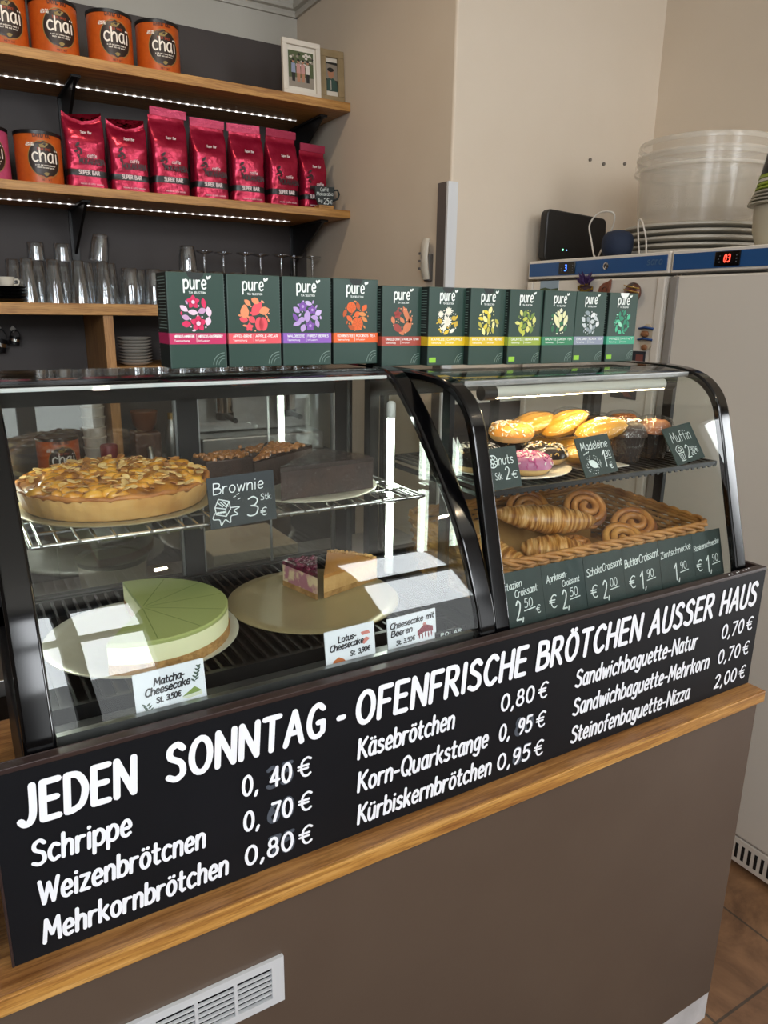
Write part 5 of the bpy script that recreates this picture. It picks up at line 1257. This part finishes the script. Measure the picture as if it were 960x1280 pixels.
# upright, lower shelf with plates
o = MB((.54, 3.0, 1.0)); o.box(.522, .556, 2.862, SY1, .981, Z3-.0405); tag(o.build('shelf_upright', OAKV, bevel=.001), 'oak upright board under the lowest shelf', 'upright')
o = MB((1.0, 3.05, 1.38)); o.box(.5565, 1.523, 2.90, SY1, 1.365, 1.388); tag(o.build('plate_shelf', OAKS), 'oak board carrying the stacks of white plates', 'shelf')
PLT = mat('plate_white', 'c6c3bd', .25)
for sx, sn, n_ in ((.655, 'left', 9), (.815, 'right', 11)):
    for k in range(n_):
        z = 1.3884+.0118*k; o = MB((sx, 3.0, z)); o.lathe([(.038, 0), (.042, .001), (.063, .0112), (.064, .0122), (.061, .0122), (.041, .0045), (0, .0045)], (sx, 3.0, z), 36)
        tag(o.build('plate', PLT, smooth=40), '%s plate from the bottom of the %s white stack under the lowest shelf' % (ORD[k], sn), 'plate', 'stacked white plates under the lowest shelf')
# little cups on hooks
for x, z, s, l in ((.258, 1.515, .8, 'right'), (.200, 1.520, 1.25, 'left')):
    t = thing('hook', 'white self-adhesive hook, %s of the two on the dark wall' % l, 'hook', (x, 3.284, z), 'white hooks on the dark wall')
    MB().prism([(x, z+.020*s), (x+.015*s, z+.002), (x, z-.016*s), (x-.015*s, z+.002)], 'y', 3.278, 3.2848).build('plate', mat('hook_white', 'c9c5bc', .4), t, bevel=.002)
    MB().tube([(x, 3.279, z-.006), (x, 3.262, z-.008), (x, 3.258, z+.002)], .003, 8).build('peg', mat('hook_white', 'c9c5bc', .4), t, smooth=60)
    zc = z-.030*s
    t = thing('measuring_cup', 'small black cup with a silver band hanging from the %s white hook' % l, 'cup', (x, 3.255, zc), 'black cups hanging on hooks')
    M = Matrix.Translation((x, 3.245, zc-.012*s)) @ Matrix.Rotation(.18, 4, 'Y')
    m = MB().lathe([(.018*s, -.030*s), (.023*s, -.028*s), (.025*s, 0), (.025*s, .012*s), (.022*s, .012*s), (.020*s, -.024*s), (0, -.026*s)], n=26); m.xf(M); m.build('bowl', BLKM, t, smooth=40)
    m = MB().lathe([(.0256*s, -.012*s), (.0256*s, -.001*s)], n=26); m.xf(M); m.build('band', CHROME, t, smooth=40)
    m = MB().tube([(-.020*s, 0, .012*s), (-.019*s, 0, .026*s), (-.010*s, 0, .038*s), (.0, 0, .042*s), (.010*s, 0, .038*s), (.019*s, 0, .026*s), (.020*s, 0, .012*s)], .0022, 8); m.xf(M); m.build('handle', BLKM, t, smooth=60)

# ================================================================== REFRIGERATORS
FX, FB, FH = 1.859, 2.44, 1.783
def fridge(label, ya, yb, digits, dcol, dy, extra):
    t = thing('refrigerator', label, 'refrigerator', (2.15, (ya+yb)/2, 0))
    MB().box(FX+.045, FB, ya, yb, .10, FH).build('body', FRIDGE, t, bevel=.004)
    m = MB().box(FX+.002, FX+.045, ya, yb, 1.722, FH); top = m.build('control_panel', FRIDGE, t, bevel=.003)
    MB().box(FX-.0005, FX+.004, ya+.008, yb-.008, 1.730, 1.7735).build('blue_fascia', FBLUE, top)
    MB().box(FX+.004, FX+.044, ya+.004, yb-.004, .112, 1.714).build('door', FRIDGE, t, bevel=.006)
    MB().box(FX+.0445, FX+.047, ya+.006, yb-.006, .112, 1.72).build('door_seal', FRIDGEG, t)
    m = MB().box(FX+.008, FX+.045, ya+.002, yb-.002, .022, .106); pl_ = m.build('grille', FRIDGE, t, bevel=.003)
    m = MB(); n = int((yb-ya)/.020)
    for k in range(1, n-1): y = ya+(yb-ya)*k/n; m.box(FX+.0068, FX+.012, y, y+.009, .040, .088)
    m.build('grille_slots', mat('slot_black', '0a0a0a', .7), pl_)
    m = MB()
    for y in (ya+.04, yb-.04): m.lathe([(.02, .0005), (.02, .0225)], (FX+.06, y, 0), 14); m.lathe([(.02, .0005), (.02, .1)], (FB-.06, y, 0), 14)
    m.build('foot', BLKM, t)
    d = MB().box(FX-.0045, FX+.001, dy-.038, dy+.038, 1.7335, 1.772).build('display', BLK, t, bevel=.002)
    m = MB(); f = lambda u, v: (FX-.0052, dy-u, v)
    text(m, digits, -.010, 1.744, .019, f, .07, .010 if len(digits) > 1 else .001, .3, .12, 0, 3, 4)
    m.build('digits', mat('digits_'+dcol, dcol, .4, emit=(dcol, 4)), d, recalc=False)
    m = MB()
    for k in range(3): m.box(FX-.0052, FX-.0046, dy+.020+.004*(k % 2), dy+.023+.004*(k % 2), 1.743+.008*k, 1.745+.008*k); m.box(FX-.0052, FX-.0046, dy-.030, dy-.027, 1.743+.008*k, 1.745+.008*k)
    m.build('buttons', mat('button_grey', '7b7f86', .5), d)
    return t, top
t, top = fridge('white refrigerator with blue fascia next to the wall, magnets on its door', 1.512, 2.122, '3', '3a6bff', 1.925, True)
m = MB().lathe([(.011, 0), (.011, .003), (.007, .004), (.007, .0055), (0, .0055)], (0, 0, 0), 20); m.xf(Matrix.Translation((FX-.0005, 1.752, 1.752)) @ Matrix.Rotation(-PI/2, 4, 'Y')); m.build('lock', CHROME, top, smooth=40)
m = MB(); text(m, 'saro', -1.592, 1.748, .020, lambda u, v: (FX-.0012, -u, v), .08, -1.535, .2, .1, 0, 4, 6); m.build('logo', mat('logo_silver', '5c7797', .35, .5), top, recalc=False)
for a, b in ((2.092, 2.118), (1.516, 1.545)): MB().box(FX-.004, FX+.006, a, b, .115, 1.712).build('door_strip', FRIDGE, t, bevel=.004)
t, top = fridge('white refrigerator with a red 03 display standing nearer the viewer', .895, 1.505, '03', 'ff3a2a', 1.322, False)
MB().box(FX-.003, FX+.006, 1.474, 1.500, .115, 1.712).build('door_strip', FRIDGEG, t, bevel=.003)
# ---- things on the refrigerators
zt = FH+.0006
t = thing('router', 'black router standing upright on the left refrigerator against the wall', 'router', (2.02, 2.075, zt))
m = MB(); pts = []
for cx, cz, a in ((2.145, .137, 0), (1.895, .150, 90), (1.893, .022, 180), (2.150, .022, 270)):
    for k in range(7): q = math.radians(a+15*k); pts.append((cx+.022*math.cos(q), zt+cz+.022*math.sin(q)))
m.prism(pts, 'y', 2.058, 2.092); m.build('case', mat('router_black', '161516', .45), t, bevel=.006)
m = MB(); m.box(1.955, 1.960, 2.0570, 2.0578, zt+.038, zt+.043); m.build('green_light', mat('led_green', '7dffb0', .4, emit=('6dffb0', 6)), t)
m = MB(); m.box(1.974, 1.978, 2.0570, 2.0578, zt+.038, zt+.042); m.build('blue_light', mat('led_blue', '88bbff', .4, emit=('88b8ff', 2)), t)
MB().box(1.90, 2.14, 2.045, 2.098, zt, zt+.006).build('stand', BLKM, t, bevel=.002)
t = thing('smart_speaker', 'round dark blue speaker on the left refrigerator in front of the router', 'speaker', (1.906, 1.758, zt))
MB().lathe([(.034, 0), (.043, .005), (.049, .022), (.0495, .044), (.045, .062), (.034, .073), (.016, .076), (0, .076)], (1.906, 1.758, zt), 36).build('body', mat('speaker_blue', '16243c', .8, bump=(300, .4)), t, smooth=50)
MB().lathe([(.022, .0745), (.020, .0772), (0, .0772)], (1.906, 1.758, zt), 28).build('top_pad', mat('pad_blue', '1b2b46', .5), t, smooth=50)
def spline(P, n=8):
    out = []; Q = [P[0]]+list(P)+[P[-1]]
    for i in range(1, len(Q)-2):
        a, b, c, d = [Vector(q) for q in Q[i-1:i+3]]
        for k in range(n): t_ = k/n; out.append(.5*(2*b+(c-a)*t_+(2*a-5*b+4*c-d)*t_**2+(3*b-a-3*c+d)*t_**3))
    return out+[Vector(P[-1])]
WC = mat('cable_white', 'cfc9c0', .5)
o = MB((1.95, 1.83, zt)); o.tube(spline([(1.88, 1.826, zt+.003), (1.885, 1.835, zt+.006), (1.895, 1.860, zt+.05), (1.90, 1.880, zt+.105), (1.91, 1.850, zt+.140), (1.92, 1.800, zt+.135), (1.94, 1.815, zt+.100), (1.955, 1.86, zt+.05), (1.96, 1.89, zt+.004)]), .0028, 8)
tag(o.build('cable', WC, smooth=60), 'white cable looping up between the router and the blue speaker', 'cable')
o = MB((2.0, 1.72, zt)); o.tube(spline([(1.925, 1.683, zt+.003), (1.920, 1.690, zt+.06), (1.915, 1.690, zt+.098), (1.912, 1.675, zt+.100), (1.915, 1.655, zt+.05), (1.918, 1.650, zt+.003)]), .0026, 8)
tag(o.build('cable', WC, smooth=60), 'thin white cable loop right of the blue speaker', 'cable')
BXc, BYc = 2.190, 1.686
for k in range(5):
    z = zt+.0195*k; R = .232-.004*((k*3) % 4)
    o = MB((BXc, BYc, z)); dx, dy = [(0, .006), (.004, -.004), (-.004, -.008), (0, -.004), (.003, .002)][k]
    o.lathe([(R-.050, .0), (R-.006, .0075), (R, .0095), (R, .0150), (R-.003, .0172), (R-.014, .0176), (R-.016, .0140), (0, .0140)], (BXc+dx, BYc+dy, z), 64)
    tag(o.build('bucket_cover', GREYLID, smooth=40), '%s pale grey bucket lid from the bottom of the stack on the refrigerators' % ORD[k], 'lid', 'stacked bucket lids')
zb = zt+.0195*4+.0145
def bucket(label, z, h, R0, R1, seed):
    t = thing('bucket', label, 'bucket', (BXc, BYc, z), 'clear plastic buckets on the refrigerators')
    MB().lathe([(0, .0), (R0-.006, .0), (R0, .005), (R1-.004, h-.045), (R1+.006, h-.044), (R1+.007, h-.018), (R1+.001, h-.016), (R1+.002, h-.002), (R1, h), (R1-.003, h-.001), (R1-.007, h-.05), (R0-.003, .008), (0, .004)], (BXc, BYc, z), 56, caps=False).build('shell', BUCKET, t, smooth=40)
    MB().lathe([(R1+.0075, h-.046), (R1+.0085, h-.042), (R1+.0085, h-.038), (R1+.0075, h-.036)], (BXc, BYc, z), 56, caps=False).lathe([(R1+.0028, h-.014), (R1+.004, h-.004), (R1+.002, h+.0012), (R1-.002, h+.001)], (BXc, BYc, z), 56, caps=False).build('rim', BRIM, t, smooth=40)
    return t
bucket('lower clear plastic bucket on the stack of grey lids', zb+.0005, .212, .190, .204, 1)
bucket('upper clear plastic bucket nested inside the other one', zb+.042, .212, .1865, .2005, 2)
# containers with green lids
GL = mat('lid_green', '8fa52a', .45); CT = mat('container_milky', 'b7b09c', .4, bump=(20, .1))
t = thing('food_container', 'milky round container with a white rim at the far right on the refrigerators', 'container', (2.0, 1.255, zt))
MB().lathe([(.055, 0), (.080, .006), (.092, .04), (.096, .105), (.094, .105), (.088, .04), (0, .006)], (2.005, 1.250, zt), 40).build('tub', CT, t, smooth=40)
for k in range(4):
    z = zt+.106+.0095*k
    o = MB((2.005, 1.25, z)); o.lathe([(.097, 0), (.101+.004*(3-k), .002), (.101+.004*(3-k), .006), (.095, .0085), (0, .0085)], (2.005, 1.25, z), 40)
    tag(o.build('container_cover', mat('lid_clear', 'a9a597', .3), smooth=40), '%s milky lid from the bottom on the round container' % ORD[k], 'lid', 'milky lids on the container')
for k in range(4):
    z = zt+.1445+.0095*k
    o = MB((2.005, 1.25, z)); o.lathe([(.094, 0), (.098-.002*k, .002), (.098-.002*k, .006), (.092, .0085), (0, .0085)], (2.005, 1.25, z), 40)
    tag(o.build('container_cover', GL if k != 2 else mat('lid_white', 'c9c6b8', .4), smooth=40), '%s %s lid in the stack at the far right' % (['lowest', 'second', 'third', 'top'][k], 'white' if k == 2 else 'green'), 'lid', 'green lids at the far right')
o = MB((2.005, 1.25, zt+.183)); o.lathe([(.090, 0), (.080, .055), (.076, .055), (.0, .050)], (2.005, 1.25, zt+.183), 32); tag(o.build('bowl', BLKM, smooth=40), 'black bowl upside down on the green lids at the far right', 'bowl')
# ---- magnets on the refrigerator door
def onD(m): m.xf(Matrix.Translation((FX+.004, 0, 0)) @ Matrix(((0, -1, 0, 0), (-1, 0, 0, 0), (0, 0, 1, 0), (0, 0, 0, 1)))); return m    # local x -> -Y, local y(depth out) -> -X
XD = FX+.0038
t = thing('postcard', 'small landscape picture on the refrigerator door', 'postcard', (XD, 2.01, 1.66)); f = lambda u, v, k=0: (XD-.0015-.0003*k, 2.010-u, v)
MB().box(XD-.0012, XD, 1.963, 2.056, 1.650, 1.714).build('card', PAPER, t)
m = MB(); shape(m, [(-.046, 1.684), (.046, 1.684), (.046, 1.714), (-.046, 1.714)], f, 0); shape(m, [(-.046, 1.650), (.046, 1.650), (.046, 1.690), (.01, 1.686), (-.02, 1.692), (-.046, 1.688)], lambda u, v: f(u, v, 1), 1); shape(m, [(-.046, 1.650), (.046, 1.650), (.046, 1.668), (-.046, 1.674)], lambda u, v: f(u, v, 2), 2)
m.build('landscape_print', [mat('sky_print', '8fa3b5', .5), mat('hill_print', '3f5236', .5), mat('field_print', '5d6b3a', .5)], t, recalc=False)
t = thing('carnival_mask', 'small carnival mask with purple feathers and gold braid on the refrigerator', 'mask', (XD-.01, 1.83, 1.67)); rg = random.Random(9)
m = MB()
for k in range(46):
    a = rg.uniform(.55, 2.6); L = rg.uniform(.022, .046); y = 1.830-.016*math.cos(a); z = 1.695
    m.tube([(XD-.008, y, z), (XD-.012-rg.uniform(0, .01), y-.5*L*math.cos(a), z+.6*L*math.sin(a)), (XD-.012-rg.uniform(0, .014), y-L*math.cos(a), z+L*math.sin(a))], [.0022, .0026, .0006], 5)
m.build('feathers', mat('feather_purple', '3c1f55', .7), t)
m = MB()
for k in range(15): a = rg.uniform(0, 6.28); m.tube([(XD-.010+.004*math.sin(3*q), 1.830+.032*math.cos(a+q)*(1-.1*k/15), 1.688+.010*math.sin(a+q)+.004*rg.uniform(-1, 1)) for q in (0, .5, 1.0, 1.5)], .0018, 5)
m.build('gold_braid', mat('braid_gold', 'a3842a', .35, .6), t)
MB().box(XD-.0095, XD, 1.802, 1.858, 1.660, 1.693).build('mask_face', mat('mask_dark', '3a2330', .5), t, bevel=.004)
t = thing('leaf_magnet', 'reddish brown leaf-shaped magnet on the refrigerator door', 'magnet', (XD, 1.75, 1.66))
m = MB(); pts = [(y, z) for y, z in [(1.725, 1.712), (1.738, 1.704), (1.755, 1.700), (1.770, 1.690), (1.774, 1.676), (1.766, 1.664), (1.750, 1.660), (1.734, 1.664), (1.727, 1.680)]]
m.prism(pts, 'x', XD-.010, XD); m.build('leaf', mat('leaf_brown', '7a4632', .5, bump=(90, .6)), t, bevel=.003)
m = MB().tube([(XD-.011, 1.745+.010*math.cos(q), 1.678+.010*math.sin(q)) for q in [2*PI*k/12 for k in range(13)]], .0014, 6); m.build('curl', mat('leaf_dark', '4c2a20', .5), t)
t = thing('ball_magnet', 'round magnet striped brown and gold on the refrigerator door', 'magnet', (XD-.012, 1.628, 1.67))
m = MB().blob((XD-.014, 1.628, 1.668), (.016, .032, .031), 20); m.build('ball', mat('ball_brown', '6b3a26', .3, var=(70, '2a2220', .1), coat=.4), t, smooth=80)
m = MB()
for k in (-1, 0, 1): m.tube([(XD-.014-.0165*math.cos(q), 1.628+.0325*math.sin(q), 1.674+.012*k+.006*math.sin(q)) for q in [-1.2+.3*j for j in range(9)]], .0017, 6)
m.build('gold_stripes', mat('stripe_gold', 'b8924a', .3, .5), t, smooth=60)
t = thing('sandal_magnet', 'sandal-shaped magnet with blue straps at the right of the tea boxes', 'magnet', (XD-.005, 1.565, 1.54))
m = MB().prism([(1.565+.026*math.cos(q), 1.538+.040*math.sin(q)) for q in [2*PI*k/18 for k in range(18)]], 'x', XD-.006, XD); m.build('sole', mat('sole_tan', 'c9b9a0', .6), t, bevel=.002)
m = MB()
for z in (1.563, 1.530): m.tube([(XD-.006, 1.592, z), (XD-.015, 1.565, z+.004), (XD-.006, 1.540, z)], .007, 8, flat=.5)
m.build('straps', mat('strap_blue', '2a4f8c', .5), t, smooth=60)
m = MB().blob((XD-.012, 1.565, 1.547), (.006, .017, .010), 10, 0, .15).blob((XD-.010, 1.565, 1.508), (.005, .012, .009), 10, 0, .1); m.build('figure', mat('figure_brown', '8a5c3a', .5), t, smooth=60)
t = thing('wall_card', 'small dark card on the refrigerator door just right of the last tea box', 'card', (XD, 1.60, 1.46))
MB().box(XD-.002, XD, 1.565, 1.640, 1.440, 1.495).build('card', mat('card_dark', '2c2f38', .5), t)
m = MB(); m.box(XD-.0026, XD-.0021, 1.572, 1.600, 1.452, 1.485); m.build('printed_picture', mat('card_red', '7d4a44', .5), t)
t = thing('dark_notice', 'dark notice with a reddish picture lower on the refrigerator door', 'notice', (XD, 1.5, 1.35)); 
MB().box(XD-.002, XD, 1.585, 1.690, 1.345, 1.395).build('card', mat('card_dark', '2c2f38', .5), t)
m = MB(); m.prism([(1.60, 1.352), (1.64, 1.386), (1.668, 1.388), (1.63, 1.352)], 'x', XD-.0026, XD-.0021); m.build('printed_picture', mat('card_red', '7d4a44', .5), t)

# ================================================================== BEHIND THE CASES (seen through the glass)
o = MB((.4, 3.0, .98)); o.box(-1.6, 1.5235, 2.74, SY1, .94, .98); tag(o.build('back_worktop', mat('worktop_grey', '4a4542', .4), bevel=.002), 'dark worktop along the back wall behind the cake case', 'worktop')
t = thing('back_cabinet', 'dark cabinet under the worktop along the back wall', 'cabinet', (0, 3.0, 0))
MB().box(-1.6, 1.523, 2.80, SY1, .08, .9395).build('body', mat('cabinet_dark', '2f2b2a', .5), t)
for k in range(5): d = MB().box(-1.58+.62*k, -.98+.62*k, 2.782, 2.7995, .10, .93).build('door', mat('cabinet_door', '393432', .45), t, bevel=.002); MB().box(-1.3+.62*k, -1.18+.62*k, 2.765, 2.7815, .86, .872).build('handle', STEELB, d)
MB().box(-1.6, 1.523, 2.83, SY1, 0, .0795).build('plinth', BLKM, t)
tin('orange chai tin on the back worktop, seen through the cake case', .335, .9804, .1, TIN, 2.93)
CUPW = mat('paper_cup', 'b9b3aa', .6, bump=(200, .2))
for k in range(8):
    z = .9804+.038*k; o = MB((.468, 2.93, z)); o.lathe([(.030, 0), (.040, .085), (.0425, .088), (.0425, .091), (.039, .091), (.029, .003), (0, .003)], (.468, 2.93, z), 24) if 0 else o.lathe([(.0385, .000), (.0425, .030), (.0445, .0325), (.0445, .0355), (.041, .0365), (0, .0365)], (.468, 2.93, z), 24)
    tag(o.build('paper_cup', CUPW, smooth=40), '%s paper cup from the bottom of the stack behind the cake case' % ORD[k], 'cup', 'stacked paper cups on the back worktop')
t = thing('small_can', 'small pink and black can beside the paper cups on the back worktop', 'can', (.500, 2.84, .9804)); c = (.500, 2.845, .9804)
MB().lathe([(.030, .0002), (.031, .002), (.031, .075), (.029, .078), (0, .078)], c, 28).build('can', mat('can_pink', 'b98c8c', .4), t, smooth=40); MB().lathe([(.0312, .0785), (.0312, .125), (.028, .13), (0, .13)], c, 28).build('lid', mat('can_red', '7a1c28', .4), t, smooth=40)
t = thing('coffee_grinder', 'brown coffee grinder on the back worktop behind the cake case', 'grinder', (.655, 2.93, .9804)); c = (.655, 2.93, .9804)
MB().box(.605, .705, 2.88, 2.99, .9806, 1.14).build('body', mat('grinder_brown', '4c3022', .4), t, bevel=.01); MB().lathe([(.028, .16), (.045, .19), (.052, .235), (.050, .238), (0, .238)], c, 30).build('hopper', mat('hopper_brown', '6a4028', .3), t, smooth=40)
MB().tube([(.655, 2.872, 1.08), (.655, 2.855, 1.06), (.655, 2.850, 1.03)], .012, 10).build('spout', STEELB, t, smooth=60)
t = thing('milk_bottle', 'grey metal bottle beside the coffee grinder on the back worktop', 'bottle', (.755, 2.92, .9804)); c = (.757, 2.92, .9804)
MB().lathe([(.026, .0002), (.028, .003), (.028, .15), (.018, .185), (.012, .2), (0, .2)], c, 26).build('bottle', STEELB, t, smooth=40); MB().lathe([(.0135, .2), (.0135, .225), (0, .225)], c, 20).build('cap', mat('cap_gold', '9a7a3a', .3, .6), t, smooth=40)
t = thing('espresso_machine', 'chrome espresso machine on the back worktop behind the cake case', 'coffee machine', (1.12, 3.0, .9804))
MB().box(.86, 1.40, 2.86, 3.26, 1.02, 1.10).box(.86, 1.40, 3.00, 3.26, 1.10, 1.27).box(.86, 1.40, 2.86, 3.26, 1.27, 1.34).build('body', STEELB, t, bevel=.008)
m = MB()
for x in (.98, 1.26): m.lathe([(.034, 1.195), (.034, 1.27)], (x, 2.93, 0), 24)
m.build('brew_head', CHROME, t, smooth=40)
m = MB()
for x in (.98, 1.26): m.tube([(x, 2.93, 1.185), (x, 2.80, 1.175)], .011, 10); m.lathe([(.036, 1.165), (.036, 1.194)], (x, 2.93, 0), 24)
m.build('portafilter', BLKM, t, smooth=40)
m = MB()
for r_ in range(3):
    for k in range(5): m.lathe([(.007, 0), (.007, .004), (0, .004)], (0, 0, 0), 10) if 0 else m.box(1.02+.04*k, 1.035+.04*k, 2.855, 2.8605, 1.285+.016*r_, 1.294+.016*r_)
m.build('button', mat('lit_button', 'cfd8e6', .4), t)
m = MB()
for x in (.875, 1.385):
    for y in (2.88, 3.24): m.lathe([(.014, .9806), (.014, 1.02)], (x, y, 0), 12)
m.build('foot', BLKM, t)
# lower staff table right behind the cases
t = thing('staff_table', 'steel staff table behind the display cases', 'table', (.5, 1.75, 0))
MB().box(-.5, 1.25, 1.48, 2.02, .865, .90).build('table_top', STEELB, t, bevel=.002)
for x in (-.47, 1.21):
    for y in (1.5, 1.98): MB().box(x, x+.035, y-.0175, y+.0175, 0, .8645).build('leg', STEELB, t)
t = thing('ice_cream_tub', 'round white tub with a dark lid behind the green cheesecake', 'tub', (.31, 1.80, .9004)); c = (.305, 1.82, .9004)
MB().lathe([(.070, .0002), (.074, .004), (.082, .105), (.078, .105), (.070, .006), (0, .006)], c, 36).build('tub', mat('tub_white', 'c3b9a6', .45), t, smooth=40); MB().lathe([(.083, .098), (.085, .102), (.085, .110), (.070, .111), (.068, .107), (0, .107)], c, 36).build('lid', mat('tub_lid', '2d332c', .4), t, smooth=40)
for k in range(3):
    z = .9004+.030*k; o = MB((.66, 1.86, z)); o.box(.55-.004*k, .78, 1.74+.01*k, 1.99, z, z+.028)
    tag(o.build('cardboard_tray', mat('tray_white', 'b9b1a4', .6), bevel=.003), '%s flat white box from the bottom of the pile behind the cake case' % ORD[k], 'box', 'flat boxes on the staff table')
